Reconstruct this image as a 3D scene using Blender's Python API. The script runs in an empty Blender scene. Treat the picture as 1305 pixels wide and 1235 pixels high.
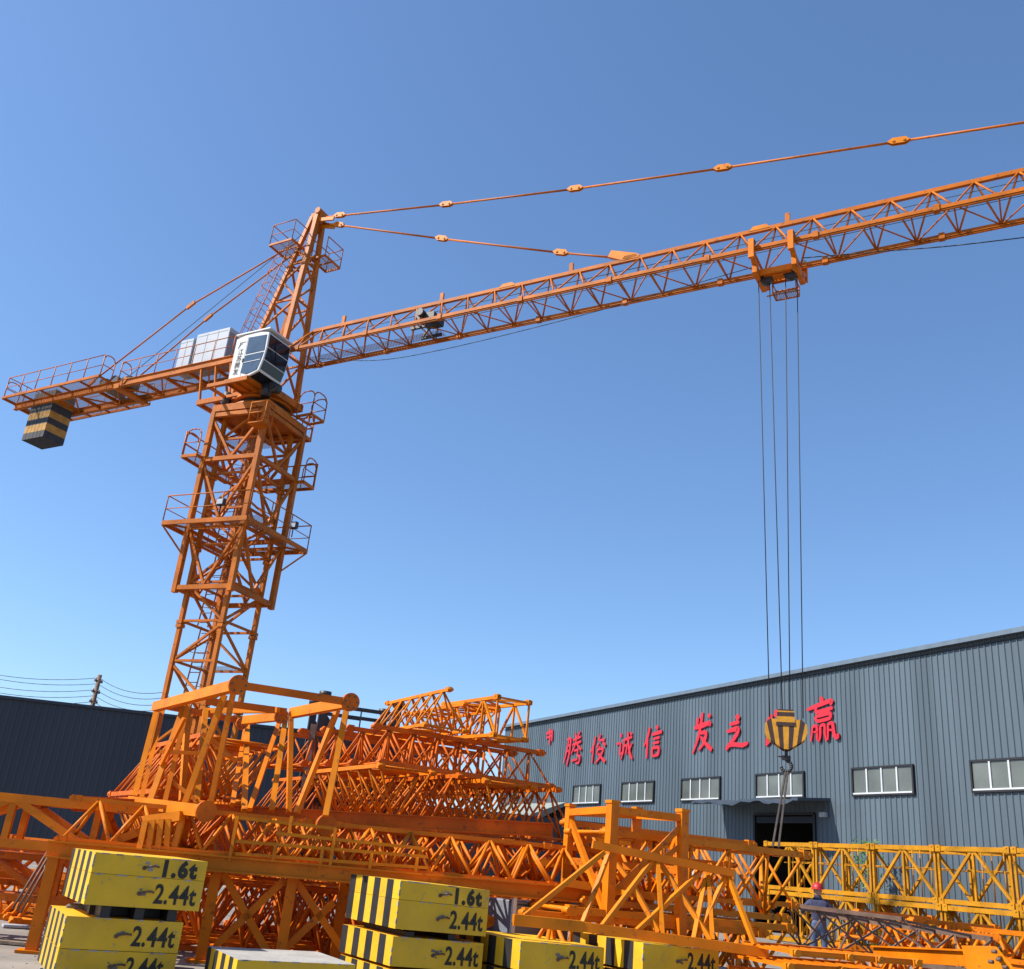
import bpy, math, random
from mathutils import Vector as V, Matrix, Quaternion
random.seed(7)
R_ = math.radians
SC = bpy.context.scene; COL = SC.collection
PI = math.pi
# ------------------------------------------------------------------ camera model
W0, H0, F = 1305.0, 1235.0, 1232.0
VX, VY = 945 - 652.5, 617.5 + 2455
ROLL = math.atan2(VX, VY); PITCH = math.atan(F / math.hypot(VX, VY))
CAM = V((0, 0, 1.4))
fw = V((0, math.cos(PITCH), math.sin(PITCH))); u0 = V((0, -math.sin(PITCH), math.cos(PITCH))); r0 = V((1, 0, 0))
rt = r0 * math.cos(ROLL) + u0 * math.sin(ROLL); upv = u0 * math.cos(ROLL) - r0 * math.sin(ROLL)
def ray(x, y): return fw * F + rt * (x - 652.5) + upv * (617.5 - y)
def at(x, y, R):            # point on the sight line at ground distance R
    r = ray(x, y); return CAM + r * (R / math.hypot(r.x, r.y))
def atz(x, y, z):
    r = ray(x, y); return CAM + r * ((z - CAM.z) / r.z)
def azv(a): a = R_(a); return V((math.sin(a), math.cos(a), 0))
cd = bpy.data.cameras.new('camera'); cam = bpy.data.objects.new('camera', cd); COL.objects.link(cam)
cam.matrix_world = Matrix.Translation(CAM) @ Matrix((rt, upv, -fw)).transposed().to_4x4()
cd.sensor_fit = 'HORIZONTAL'; cd.sensor_width = 36; cd.lens = 36 * F / W0; cd.clip_end = 4000; cd.clip_start = .1
SC.camera = cam
# ------------------------------------------------------------------ materials
def mat(name, col, rough=.5, var=.15, scale=3.0, rust=0.0, metal=0.0, bump=0.0, rustcol=(.12, .045, .02), streak=False, spec=.5, dust=0.0, panels=False):
    m = bpy.data.materials.new(name); m.use_nodes = True; nt = m.node_tree; N = nt.nodes; L = nt.links
    b = N['Principled BSDF']; b.inputs['Roughness'].default_value = rough; b.inputs['Metallic'].default_value = metal
    b.inputs['Specular IOR Level'].default_value = spec
    tc = N.new('ShaderNodeTexCoord'); mp = N.new('ShaderNodeMapping'); oi = N.new('ShaderNodeObjectInfo'); ad = N.new('ShaderNodeVectorMath'); ad.operation = 'MULTIPLY_ADD'; ad.inputs[1].default_value = (37, 53, 71); L.new(oi.outputs['Random'], ad.inputs[0]); L.new(tc.outputs['Object'], ad.inputs[2]); OB = ad.outputs[0]
    L.new(OB, mp.inputs[0])
    if streak: mp.inputs['Scale'].default_value = (1, 1, .12)
    no = N.new('ShaderNodeTexNoise'); no.inputs['Scale'].default_value = scale; no.inputs['Detail'].default_value = 6; L.new(mp.outputs[0], no.inputs[0])
    mr = N.new('ShaderNodeMapRange'); mr.inputs[1].default_value = .3; mr.inputs[2].default_value = .7
    mr.inputs[3].default_value = 1 - var; mr.inputs[4].default_value = 1 + var; L.new(no.outputs[0], mr.inputs[0])
    mx = N.new('ShaderNodeMix'); mx.data_type = 'RGBA'; mx.blend_type = 'MULTIPLY'; mx.inputs[0].default_value = 1
    mx.inputs[6].default_value = (*col, 1); L.new(mr.outputs[0], mx.inputs[7]); out = mx.outputs[2]
    def layer(out, sc, lo, hi, amt, c):
        n2 = N.new('ShaderNodeTexNoise'); n2.inputs['Scale'].default_value = sc; n2.inputs['Detail'].default_value = 8; n2.inputs['Roughness'].default_value = .65
        L.new(OB, n2.inputs[0])
        r2 = N.new('ShaderNodeMapRange'); r2.inputs[1].default_value = lo; r2.inputs[2].default_value = hi; r2.inputs[4].default_value = amt
        L.new(n2.outputs[0], r2.inputs[0])
        m2 = N.new('ShaderNodeMix'); m2.data_type = 'RGBA'; m2.inputs[7].default_value = (*c, 1)
        L.new(r2.outputs[0], m2.inputs[0]); L.new(out, m2.inputs[6]); return m2.outputs[2]
    if rust: out = layer(out, 9, .66 - rust * .2, .74 - rust * .1, .85, rustcol)
    if dust: out = layer(out, 1.7, .45, .75, dust, (.30, .23, .17))
    if panels:
        dp = N.new('ShaderNodeVectorMath'); dp.operation = 'DOT_PRODUCT'; dp.inputs[1].default_value = tuple(azv(155) / .91); L.new(tc.outputs['Object'], dp.inputs[0])
        fl = N.new('ShaderNodeMath'); fl.operation = 'FLOOR'; L.new(dp.outputs['Value'], fl.inputs[0]); wn = N.new('ShaderNodeTexWhiteNoise'); wn.noise_dimensions = '1D'; L.new(fl.outputs[0], wn.inputs['W'])
        m3 = N.new('ShaderNodeMapRange'); m3.inputs[3].default_value = .90; m3.inputs[4].default_value = 1.08; L.new(wn.outputs['Value'], m3.inputs[0])
        m4 = N.new('ShaderNodeMix'); m4.data_type = 'RGBA'; m4.blend_type = 'MULTIPLY'; m4.inputs[0].default_value = 1; L.new(out, m4.inputs[6]); L.new(m3.outputs[0], m4.inputs[7]); out = m4.outputs[2]
    L.new(out, b.inputs['Base Color'])
    if bump:
        bp = N.new('ShaderNodeBump'); bp.inputs['Strength'].default_value = bump; bp.inputs['Distance'].default_value = .02
        n3 = N.new('ShaderNodeTexNoise'); n3.inputs['Scale'].default_value = scale * 6; n3.inputs['Detail'].default_value = 8; L.new(OB, n3.inputs[0])
        L.new(n3.outputs[0], bp.inputs['Height']); L.new(bp.outputs[0], b.inputs['Normal'])
    return m
M = {}
M['crane'] = mat('crane_orange', (.45, .118, .004), .55, .25, 1.5, .5, dust=.04, spec=.2)
M['orange'] = mat('yard_orange', (.62, .160, .001), .52, .2, 2.2, .35, dust=.02, spec=.2)
M['orange2'] = mat('red_orange', (.54, .108, .001), .55, .25, 2.2, .45, dust=.02, spec=.2)
M['orange3'] = mat('faded_orange', (.60, .180, .002), .52, .2, 2.0, .35, dust=.02, spec=.2)
M['yellow'] = mat('ochre_yellow', (.44, .190, .003), .5, .22, 2.0, .4, dust=.04, spec=.25)
M['byellow'] = mat('block_yellow', (.68, .385, .006), .62, .2, 1.6, .3, bump=.35, rustcol=(.30, .22, .09), dust=.10)
M['bblack'] = mat('block_black', (.018, .018, .02), .55, .3, 4.0)
M['cwyellow'] = mat('counterweight_yellow', (.40, .20, .03), .7, .25, 4, .3, bump=.3)
M['cwblack'] = mat('counterweight_black', (.03, .03, .035), .7, .4, 4, .2)
M['concrete'] = mat('concrete', (.33, .31, .28), .9, .18, 3, .15, bump=.4, rustcol=(.22, .2, .17))
M['darkconc'] = mat('dark_concrete', (.16, .135, .11), .95, .3, 4, .2, bump=.5, rustcol=(.08, .07, .06))  # darker, browner concrete for the footing and small patches
M['dark'] = mat('dark_steel', (.022, .02, .022), .5, .4, 3, .3)
M['rusty'] = mat('rusty_steel', (.13, .070, .046), .7, .4, 4, .5, rustcol=(.06, .03, .02), dust=.2)
M['rope'] = mat('wire_rope', (.025, .025, .028), .7, .1)
M['white'] = mat('cab_white', (.62, .62, .60), .35, .05, 2, .06, rustcol=(.4, .36, .3))
M['pale'] = mat('cabinet_white', (.38, .41, .45), .45, .06)
M['glass'] = mat('tinted_glass', (.012, .016, .022), .1, .1, spec=.35)
M['cabglass'] = mat('cab_side_glass', (.055, .09, .14), .1, .2, spec=.6)
M['black'] = mat('black_paint', (.012, .012, .014), .5, .1)
M['steelblue'] = mat('corrugated_blue_grey', (.080, .108, .132), .42, .16, .8, .05, streak=True, rustcol=(.07, .09, .11), panels=True)
M['trim'] = mat('roof_trim', (.11, .15, .195), .45, .1)
M['canopy'] = mat('canopy_sheet', (.045, .06, .085), .4, .2, 2, .2, rustcol=(.02, .02, .03))
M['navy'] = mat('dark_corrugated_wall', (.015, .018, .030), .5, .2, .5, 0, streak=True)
M['red'] = mat('sign_red', (.50, .009, .022), .45, .06)
M['frame'] = mat('white_window_frame', (.5, .52, .54), .4, .06)
M['wglass'] = mat('dusty_window_glass', (.10, .11, .10), .22, .45, .45, .2, rustcol=(.16, .16, .14), spec=.5)
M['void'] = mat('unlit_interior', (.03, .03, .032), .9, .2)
M['grey'] = mat('cabinet_grey', (.19, .21, .26), .45, .12, 2, .1)
M['tarp'] = mat('pale_awning', (.24, .27, .24), .6, .15, 2, .15, rustcol=(.3, .3, .24))
M['sling'] = mat('sling_webbing', (.045, .035, .03), .8, .4, 6)
M['skin'] = mat('skin', (.42, .24, .16), .5, .05)
M['jacket'] = mat('navy_cloth', (.035, .04, .085), .85, .3, 12, bump=.4)
M['jeans'] = mat('blue_cloth', (.055, .09, .17), .85, .3, 10, bump=.4)
M['helmet'] = mat('helmet_red', (.42, .010, .014), .5, .05)
M['boot'] = mat('boot_leather', (.03, .025, .02), .6, .2)
M['leaf'] = mat('leaf_green', (.06, .16, .025), .6, .35, 8)
M['wood'] = mat('grey_timber', (.20, .15, .10), .85, .35, 5, bump=.3)
M['stencil'] = mat('stencil_black', (.02, .018, .012), .7, .3, 12)
def ground_mat():
    m = mat('yard_ground', (.215, .19, .165), .95, .25, .9, .35, bump=.5, rustcol=(.12, .10, .085), dust=.0); return m
M['ground'] = ground_mat()
def mesh_mat():             # expanded steel mesh of the walkways: a real grid of holes
    m = bpy.data.materials.new('expanded_metal'); m.use_nodes = True; nt = m.node_tree; N = nt.nodes; L = nt.links
    b = N['Principled BSDF']; b.inputs['Base Color'].default_value = (.30, .22, .18, 1); b.inputs['Roughness'].default_value = .5
    tc = N.new('ShaderNodeTexCoord'); out = N['Material Output']; tr = N.new('ShaderNodeBsdfTransparent'); mx = N.new('ShaderNodeMixShader')
    ws = []
    for d in ('X', 'Y'):
        w = N.new('ShaderNodeTexWave'); w.bands_direction = d; w.inputs['Scale'].default_value = 6; L.new(tc.outputs['Object'], w.inputs[0])
        g = N.new('ShaderNodeMath'); g.operation = 'GREATER_THAN'; g.inputs[1].default_value = .78; L.new(w.outputs[1], g.inputs[0]); ws.append(g)
    a = N.new('ShaderNodeMath'); a.operation = 'MAXIMUM'; L.new(ws[0].outputs[0], a.inputs[0]); L.new(ws[1].outputs[0], a.inputs[1])
    L.new(a.outputs[0], mx.inputs[0]); L.new(tr.outputs[0], mx.inputs[1]); L.new(b.outputs[0], mx.inputs[2]); L.new(mx.outputs[0], out.inputs[0])
    return m
M['mesh'] = mesh_mat()
# ------------------------------------------------------------------ mesh builder
Z = V((0, 0, 1))
class MB:
    def __init__(s): s.v = []; s.f = []; s.m = []; s.s = []
    def face(s, idx, mi=0, sm=False): s.f.append(idx); s.m.append(mi); s.s.append(sm)
    def hexa(s, P, mi=0):       # P: 4 bottom, 4 top
        o = len(s.v); s.v += [V(p) for p in P]
        for q in ((3, 2, 1, 0), (4, 5, 6, 7), (0, 1, 5, 4), (1, 2, 6, 5), (2, 3, 7, 6), (3, 0, 4, 7)): s.face([o + i for i in q], mi)
        return s
    def box(s, c, a, b, d, mi=0):   # centre and three half vectors
        c = V(c); a = V(a); b = V(b); d = V(d)
        return s.hexa([c - a - b - d, c + a - b - d, c + a + b - d, c - a + b - d, c - a - b + d, c + a - b + d, c + a + b + d, c - a + b + d], mi)
    def beam(s, p, q, w, h=None, up=Z, mi=0):
        h = h or w; p = V(p); q = V(q); d = (q - p)
        if d.length < 1e-6: return s
        t = d.normalized(); up = V(up)
        if abs(t.dot(up)) > .98: up = V((1, 0, 0)) if abs(t.x) < .9 else V((0, 1, 0))
        a = t.cross(up).normalized(); b = a.cross(t)
        return s.box((p + q) / 2, d / 2, a * w / 2, b * h / 2, mi)
    def rod(s, p, q, r, n=6, mi=0, r2=None, cap=True):
        p = V(p); q = V(q); d = q - p
        if d.length < 1e-6: return s
        t = d.normalized(); a = t.orthogonal().normalized(); b = t.cross(a); o = len(s.v); r2 = r if r2 is None else r2
        for c, rr in ((p, r), (q, r2)):
            for i in range(n): s.v.append(c + (a * math.cos(2 * PI * i / n) + b * math.sin(2 * PI * i / n)) * rr)
        for i in range(n): s.face([o + i, o + (i + 1) % n, o + n + (i + 1) % n, o + n + i], mi, True)
        if cap: s.face([o + i for i in range(n)][::-1], mi); s.face([o + n + i for i in range(n)], mi)
        return s
    def path(s, pts, r, n=6, mi=0, closed=False):
        pts = [V(p) for p in pts]
        for i in range(len(pts) - 1): s.rod(pts[i], pts[i + 1], r, n, mi)
        if closed: s.rod(pts[-1], pts[0], r, n, mi)
        return s
    def prism(s, poly, vec, mi=0):
        o = len(s.v); n = len(poly); vec = V(vec); s.v += [V(p) for p in poly] + [V(p) + vec for p in poly]
        s.face([o + i for i in range(n)][::-1], mi); s.face([o + n + i for i in range(n)], mi)
        for i in range(n): s.face([o + i, o + (i + 1) % n, o + n + (i + 1) % n, o + n + i], mi)
        return s
    def quad(s, *p, mi=0): o = len(s.v); s.v += [V(x) for x in p]; s.face(list(range(o, o + len(p))), mi); return s
    def build(s, name, m, parent=None, loc=None, bevel=0):
        me = bpy.data.meshes.new(name); org = V(loc) if loc is not None else (parent.get('_w') and V(parent['_w']) if parent else V((0, 0, 0))) or V((0, 0, 0))
        me.from_pydata([tuple(v - org) for v in s.v], [], s.f)
        for x in (m if isinstance(m, (list, tuple)) else [m]): me.materials.append(x)
        me.polygons.foreach_set('material_index', s.m); me.polygons.foreach_set('use_smooth', s.s)
        me.update(); o = bpy.data.objects.new(name, me); COL.objects.link(o)
        if parent: o.parent = parent
        else: o.location = org
        o['_w'] = tuple(org)
        if bevel:
            md = o.modifiers.new('bevel', 'BEVEL'); md.width = bevel; md.segments = 1; md.limit_method = 'ANGLE'
        return o
def tag(o, label, cat, group=None, kind=None):
    if label: o['label'] = label
    if cat: o['category'] = cat
    if group: o['group'] = group
    if kind: o['kind'] = kind
    return o
def thing(name, label, cat, loc=(0, 0, 0), group=None):
    o = bpy.data.objects.new(name, None); COL.objects.link(o); o.location = loc; o['_w'] = tuple(loc); o.empty_display_size = .3
    return tag(o, label, cat, group)
def dup(root, loc, rotz=0, label=None, group=None, tilt=0, roll=0):
    r = root.copy(); COL.objects.link(r); r.location = loc; r.rotation_euler = (roll, tilt, rotz)
    if label: r['label'] = label
    if group: r['group'] = group
    for ch in list(root.children):
        c = ch.copy(); COL.objects.link(c); c.parent = r
        for g in ch.children:
            d = g.copy(); COL.objects.link(d); d.parent = c
    return r
def text_mesh(txt, size, off=0.0, ext=.004, align='LEFT', sp=1.0):
    c = bpy.data.curves.new('t', 'FONT'); c.body = txt; c.size = size; c.offset = off; c.extrude = ext; c.align_x = align; c.resolution_u = 3; c.space_character = sp
    o = bpy.data.objects.new('t', c); COL.objects.link(o); dg = bpy.context.evaluated_depsgraph_get()
    me = bpy.data.meshes.new_from_object(o.evaluated_get(dg)); bpy.data.objects.remove(o); return me
def lettering(name, txt, size, org, right, up, m, parent, off=0, sx=1.0, shear=0, align='LEFT', ext=.004, sp=1.0):
    me = text_mesh(txt, size, off, ext, align, sp); right = V(right).normalized(); up = V(up).normalized(); n = right.cross(up)
    base = V(parent['_w'])
    for v in me.vertices:
        x, y, z = v.co; v.co = V(org) - base + right * (x * sx + y * shear) + up * y + n * z
    me.materials.clear(); me.materials.append(m)
    o = bpy.data.objects.new(name, me); COL.objects.link(o); o.parent = parent; o['_w'] = tuple(base); return o
# ------------------------------------------------------------------ sky, sun
SUN_AZ, SUN_EL = -99, 46
w = bpy.data.worlds.new('World'); SC.world = w; w.use_nodes = True; nt = w.node_tree
sk = nt.nodes.new('ShaderNodeTexSky'); sk.sky_type = 'NISHITA'; sk.sun_disc = False; sk.sun_elevation = R_(SUN_EL); sk.sun_rotation = R_(SUN_AZ % 360)
sk.air_density = 1.0; sk.dust_density = .5; sk.ozone_density = 8; sk.altitude = 0
gm = nt.nodes.new('ShaderNodeGamma'); gm.inputs[1].default_value = .9; nt.links.new(sk.outputs[0], gm.inputs[0])
hs = nt.nodes.new('ShaderNodeHueSaturation'); hs.inputs['Saturation'].default_value = 1.03; nt.links.new(gm.outputs[0], hs.inputs['Color']); nt.links.new(hs.outputs[0], nt.nodes['Background'].inputs[0]); nt.nodes['Background'].inputs[1].default_value = .15
sl = bpy.data.lights.new('sun', 'SUN'); sl.energy = 5.0; sl.angle = R_(.5); sl.color = (1, .94, .84)
so = bpy.data.objects.new('sun', sl); COL.objects.link(so); S = azv(SUN_AZ) * math.cos(R_(SUN_EL)) + Z * math.sin(R_(SUN_EL)); so.rotation_euler = S.to_track_quat('Z', 'Y').to_euler()
SC.view_settings.view_transform = 'Standard'; SC.view_settings.look = 'None'; SC.view_settings.exposure = .62; SC.view_settings.gamma = 1
# ------------------------------------------------------------------ ground
g = MB(); nx = 60
def gz(x, y):
    return 0.0
g.quad((-900, -300, 0), (900, -300, 0), (900, 1500, 0), (-900, 1500, 0))
tag(g.build('ground', M['ground']), None, None, kind='structure')
# ------------------------------------------------------------------ workshop on the right
FS = 30 / 28.; FN = azv(65); FD = azv(155)
def fz(z): return 1.4 + (z - 1.4) * FS
def fac(s, z, proud=0.0): return FN * (30 - proud) + FD * (s * FS) + Z * fz(z)
shop = thing('workshop_building', 'long blue-grey corrugated workshop with red characters and a row of windows', 'workshop', fac(-40, -.0))
shop['_w'] = tuple(shop.location)
def corr(mb, s0, s1, z0, z1, pitch=.26):   # trapezoid-ribbed sheet
    s = s0 * FS; e = s1 * FS; pts = []
    k = math.floor(s / pitch)
    prof = [(0, 0), (.70, 0), (.78, .035), (.92, .035), (1, 0)]
    while k * pitch < e:
        for f_, d_ in prof[:-1]:
            x = (k + f_) * pitch
            if s <= x <= e: pts.append((x, d_))
        k += 1
    pts = [(s, 0)] + pts + [(e, 0)]
    o = len(mb.v)
    for x, d_ in pts:
        for z in (z0, z1): mb.v.append(FN * (30 - d_) + FD * x + Z * z)
    for i in range(len(pts) - 1): mb.face([o + 2 * i, o + 2 * i + 2, o + 2 * i + 3, o + 2 * i + 1])
zt = fz(10.0); S0, S1 = -57.5, -6
DS0, DS1, DZ = -33.15, -29.75, fz(4.47)      # door opening
AS0, AS1, AZt = -55.5, -49.3, fz(4.2)           # left bay opening under the awning
mb = MB(); corr(mb, S0, AS0, 0, zt); corr(mb, AS0, AS1, AZt, zt); corr(mb, AS1, DS0, 0, zt); corr(mb, DS0, DS1, DZ, zt); corr(mb, DS1, S1, 0, zt)
mb.build('wall', M['steelblue'], shop)
t = MB(); t.box(fac((S0 + S1) / 2, 10.05, .1), FD * (S1 - S0) / 2 * FS, FN * .14, Z * .085); t.build('roof_trim', M['trim'], shop)
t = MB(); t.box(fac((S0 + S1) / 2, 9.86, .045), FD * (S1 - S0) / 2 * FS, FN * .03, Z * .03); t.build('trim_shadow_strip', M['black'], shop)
t = MB(); a = fac(S0, 10, -.2); b = fac(S1, 10, -.2); t.quad(a, b, b + FN * 22 + Z * 2.4, a + FN * 22 + Z * 2.4); t.quad(a + FN * 22 + Z * 2.4, b + FN * 22 + Z * 2.4, b + FN * 44, a + FN * 44)
c = V((a.x, a.y, 0)); d = V(((a + FN * 44).x, (a + FN * 44).y, 0)); t.quad(c, a, a + FN * 22 + Z * 2.4, a + FN * 44, d)
t.build('roof', M['trim'], shop)
# dark rooms behind the two openings
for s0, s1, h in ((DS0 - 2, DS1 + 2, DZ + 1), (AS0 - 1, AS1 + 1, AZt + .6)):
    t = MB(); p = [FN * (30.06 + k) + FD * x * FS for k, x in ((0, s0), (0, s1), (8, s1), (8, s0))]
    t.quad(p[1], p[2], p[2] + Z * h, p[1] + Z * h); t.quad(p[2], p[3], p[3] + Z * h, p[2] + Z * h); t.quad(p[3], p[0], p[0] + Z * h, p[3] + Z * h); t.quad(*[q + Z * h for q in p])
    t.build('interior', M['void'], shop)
# windows
for s0 in (-48.2, -43.32, -38.27, -33.07, -27.7, -22.52, -17.3):
    s1 = s0 + 2.8; z0, z1 = 5.12, 6.08; sm = (s0 + s1) / 2; zm = (z0 + z1) / 2
    t = MB(); wd = FD * (s1 - s0) / 2 * FS; ht = Z * (z1 - z0) / 2 * FS
    for sg in (-1, 1):
        t.box(fac(sm, zm, .06) + ht * sg, wd + FD * .04, FN * .04, Z * .035); t.box(fac(sm, zm, .06) + wd * sg, FD * .035, FN * .045, ht)
    wf = t.build('window', M['black'], shop)
    t = MB(); t.box(fac(sm, zm, .035), wd * .985, FN * .012, ht * .96); t.build('pane', M['wglass'], wf)
    t = MB()
    for k in range(1, 4): t.box(fac(s0 + (s1 - s0) * k / 4, zm, .07), FD * .035, FN * .02, ht * .93)
    t.box(fac(sm, z0, .085) + Z * .06, wd * .97, FN * .03, Z * .03); t.build('mullions', M['frame'], wf)
# door surround, canopy with sagging sheet, lamp
t = MB()
for s in (DS0 - .03, DS1 + .03): t.box(FN * 29.93 + FD * s * FS + Z * DZ / 2, FD * .06, FN * .05, Z * DZ / 2)
t.box(fac((DS0 + DS1) / 2, 4.50, .05), FD * (DS1 - DS0) / 2 * FS, FN * .06, Z * .05)
dr = t.build('doorway', M['black'], shop)
t = MB(); t.box(fac((DS0 + DS1) / 2, 4.28, .02), FD * (DS1 - DS0) / 2 * FS * .96, FN * .03, Z * .13)
for k in range(6): t.box(fac((DS0 + DS1) / 2, 4.20 + k * .035, .06), FD * (DS1 - DS0) / 2 * FS * .95, FN * .012, Z * .008)
t.build('roller_shutter', M['navy'], dr)
t = MB(); n = 24; cs0, cs1 = -35.4, -28.9; up_, lo_ = [], []
for i in range(n + 1):
    s = cs0 + (cs1 - cs0) * i / n; sag = .07 * math.sin(i * .55) + .05 * math.sin(i * 1.7)
    A = fac(s, 5.06, .03); B = fac(s, 4.86, 1.75) + Z * sag
    up_.append((A, B))
for i in range(n):
    (A, B), (C, D) = up_[i], up_[i + 1]; k = Z * -.11
    t.hexa([A + k, C + k, D + k, B + k, A, C, D, B])
t.build('canopy', M['canopy'], shop)
t = MB(); t.box(fac(-29.2, 4.45, .12), FD * .16, FN * .08, Z * .09); t.rod(fac(-29.2, 4.6, .02), fac(-29.2, 4.5, .15), .02); t.build('wall_lamp', M['pale'], shop)
# awning over the left bay
t = MB(); A = fac(AS0, 5.25, .05); B = fac(AS1 + .3, 5.25, .05); C = fac(AS1 + .3, 4.45, 2.2); D = fac(AS0, 4.45, 2.2)
t.hexa([A - Z * .06, B - Z * .06, C - Z * .06, D - Z * .06, A, B, C, D]); t.hexa([D - Z * .5, C - Z * .5, C - Z * .5 - FN * .04, D - Z * .5 - FN * .04, D, C, C - FN * .04, D - FN * .04])
t.prism([B, C, C - Z * .5, B - Z * .2], FD * .05); t.build('awning', M['tarp'], shop)
# brush-written characters (strokes: x, y, half width in a unit box, y down)
CH = {
 'yuan': ((-51.95, 9.45, 1.15, .95), [[(.55, .02, .04), (.45, .2, .05)], [(.15, .3, .05), (.85, .18, .07)], [(.2, .55, .04), (.8, .45, .06)], [(.6, .2, .06), (.6, 1, .05)], [(.8, .2, .06), (.82, .8, .05)]]),
 'teng': ((-49.6, 9.0, 2.05, 1.82), [[(.3, .16, .045), (.2, .55, .06), (.08, .9, .03)], [(.2, .2, .05), (.42, .14, .06), (.36, .6, .06), (.26, 1, .04)], [(.2, .4, .03), (.38, .36, .04)], [(.2, .56, .03), (.36, .53, .04)],
    [(.62, .02, .03), (.68, .16, .05)], [(.88, .0, .045), (.78, .16, .03)], [(.52, .24, .04), (.95, .16, .05)], [(.5, .38, .04), (.98, .3, .055)], [(.74, .1, .045), (.66, .42, .045), (.46, .66, .03)], [(.74, .36, .04), (1, .56, .05)],
    [(.62, .56, .04), (.86, .54, .045), (.8, .72, .045), (.98, .74, .05), (.92, .96, .05), (.74, .92, .03)], [(.5, .86, .035), (.84, .82, .045)]]),
 'jun': ((-46.6, 8.68, 1.6, 1.5), [[(.3, .05, .05), (.2, .4, .06), (.02, .6, .03)], [(.2, .35, .05), (.16, .98, .04)], [(.62, .0, .05), (.5, .22, .04), (.9, .2, .055)], [(.55, .3, .04), (.42, .46, .04)], [(.78, .28, .04), (.96, .42, .06)],
    [(.6, .42, .05), (.42, .68, .03)], [(.5, .52, .04), (.9, .5, .055), (.68, .8, .05), (.38, 1, .03)], [(.52, .66, .04), (.8, .86, .05), (1, .98, .06)]]),
 'cheng': ((-44.05, 8.6, 1.6, 1.42), [[(.26, .02, .05), (.3, .16, .06)], [(.05, .38, .04), (.3, .34, .05), (.24, .82, .05), (.42, .68, .02)], [(.42, .28, .04), (.95, .2, .05)], [(.5, .3, .05), (.46, .7, .05), (.34, .96, .03)], [(.5, .48, .04), (.68, .46, .04), (.62, .78, .045)],
    [(.7, .0, .05), (.74, .4, .06), (.86, .8, .06), (1, .98, .04)], [(.95, .42, .045), (.76, .78, .03)], [(.84, .04, .04), (.93, .13, .05)]]),
 'xin': ((-41.5, 8.7, 1.6, 1.55), [[(.32, .02, .06), (.2, .38, .06), (.02, .6, .03)], [(.22, .3, .06), (.2, .98, .05)], [(.66, .0, .05), (.76, .1, .07)], [(.44, .26, .05), (.98, .2, .07)], [(.52, .4, .04), (.88, .37, .05)], [(.52, .54, .04), (.86, .51, .05)],
    [(.5, .68, .05), (.5, .94, .05)], [(.5, .68, .05), (.88, .66, .06), (.82, .92, .06)], [(.5, .93, .04), (.84, .91, .05)]]),
 'fa': ((-37.5, 9.0, 1.5, 1.85), [[(.28, .1, .05), (.22, .3, .07)], [(.5, .0, .06), (.42, .3, .07), (.3, .62, .06), (.04, .98, .035)], [(.08, .36, .05), (.5, .32, .09), (.92, .26, .06), (.84, .36, .04)], [(.78, .06, .05), (.88, .14, .07)],
    [(.36, .5, .05), (.74, .48, .07), (.62, .74, .06), (.34, .92, .03)], [(.42, .58, .04), (.66, .76, .06), (.98, .94, .07)]]),
 'zhi': ((-35.1, 8.65, 1.55, 1.5), [[(.48, .0, .07), (.6, .12, .09)], [(.2, .24, .05), (.62, .2, .06)], [(.08, .44, .05), (.62, .36, .09), (.5, .58, .07), (.18, .84, .06)], [(.04, .96, .05), (.2, .8, .08), (.5, .84, .06), (.8, .88, .07), (1, .82, .04)]]),
 'yi': ((-32.55, 8.65, 1.6, 1.45), [[(.3, .12, .08), (.2, .5, .06), (.08, .9, .03)], [(.12, .34, .05), (.24, .2, .05)], [(.08, .98, .05), (.36, .72, .06)], [(.5, .0, .06), (.46, .2, .07)], [(.8, .1, .07), (.7, .6, .07), (.4, .98, .03)], [(.68, .6, .05), (.96, .9, .08)]]),
 'ying': ((-30.0, 8.88, 1.65, 1.75), [[(.48, .0, .06), (.56, .1, .06)], [(.02, .24, .045), (.4, .17, .06), (.9, .09, .06), (.8, .2, .04)], [(.34, .2, .05), (.3, .34, .05), (.88, .27, .055)], [(.3, .42, .05), (.84, .36, .055), (.78, .5, .05)], [(.3, .42, .05), (.34, .54, .045), (.8, .49, .05)],
    [(.2, .64, .04), (.14, .96, .03)], [(.2, .64, .04), (.36, .6, .045), (.34, .94, .04)], [(.46, .64, .045), (.46, .86, .04), (.4, .98, .03)], [(.46, .64, .04), (.62, .6, .045), (.6, .84, .04), (.66, .98, .03)], [(.72, .62, .045), (.7, .96, .03)], [(.72, .62, .04), (.88, .58, .05), (.9, .9, .06), (1.02, .93, .06), (1.03, .84, .03)], [(.24, .76, .025), (.36, .75, .025)], [(.74, .74, .025), (.86, .76, .03)]]),
}
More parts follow.
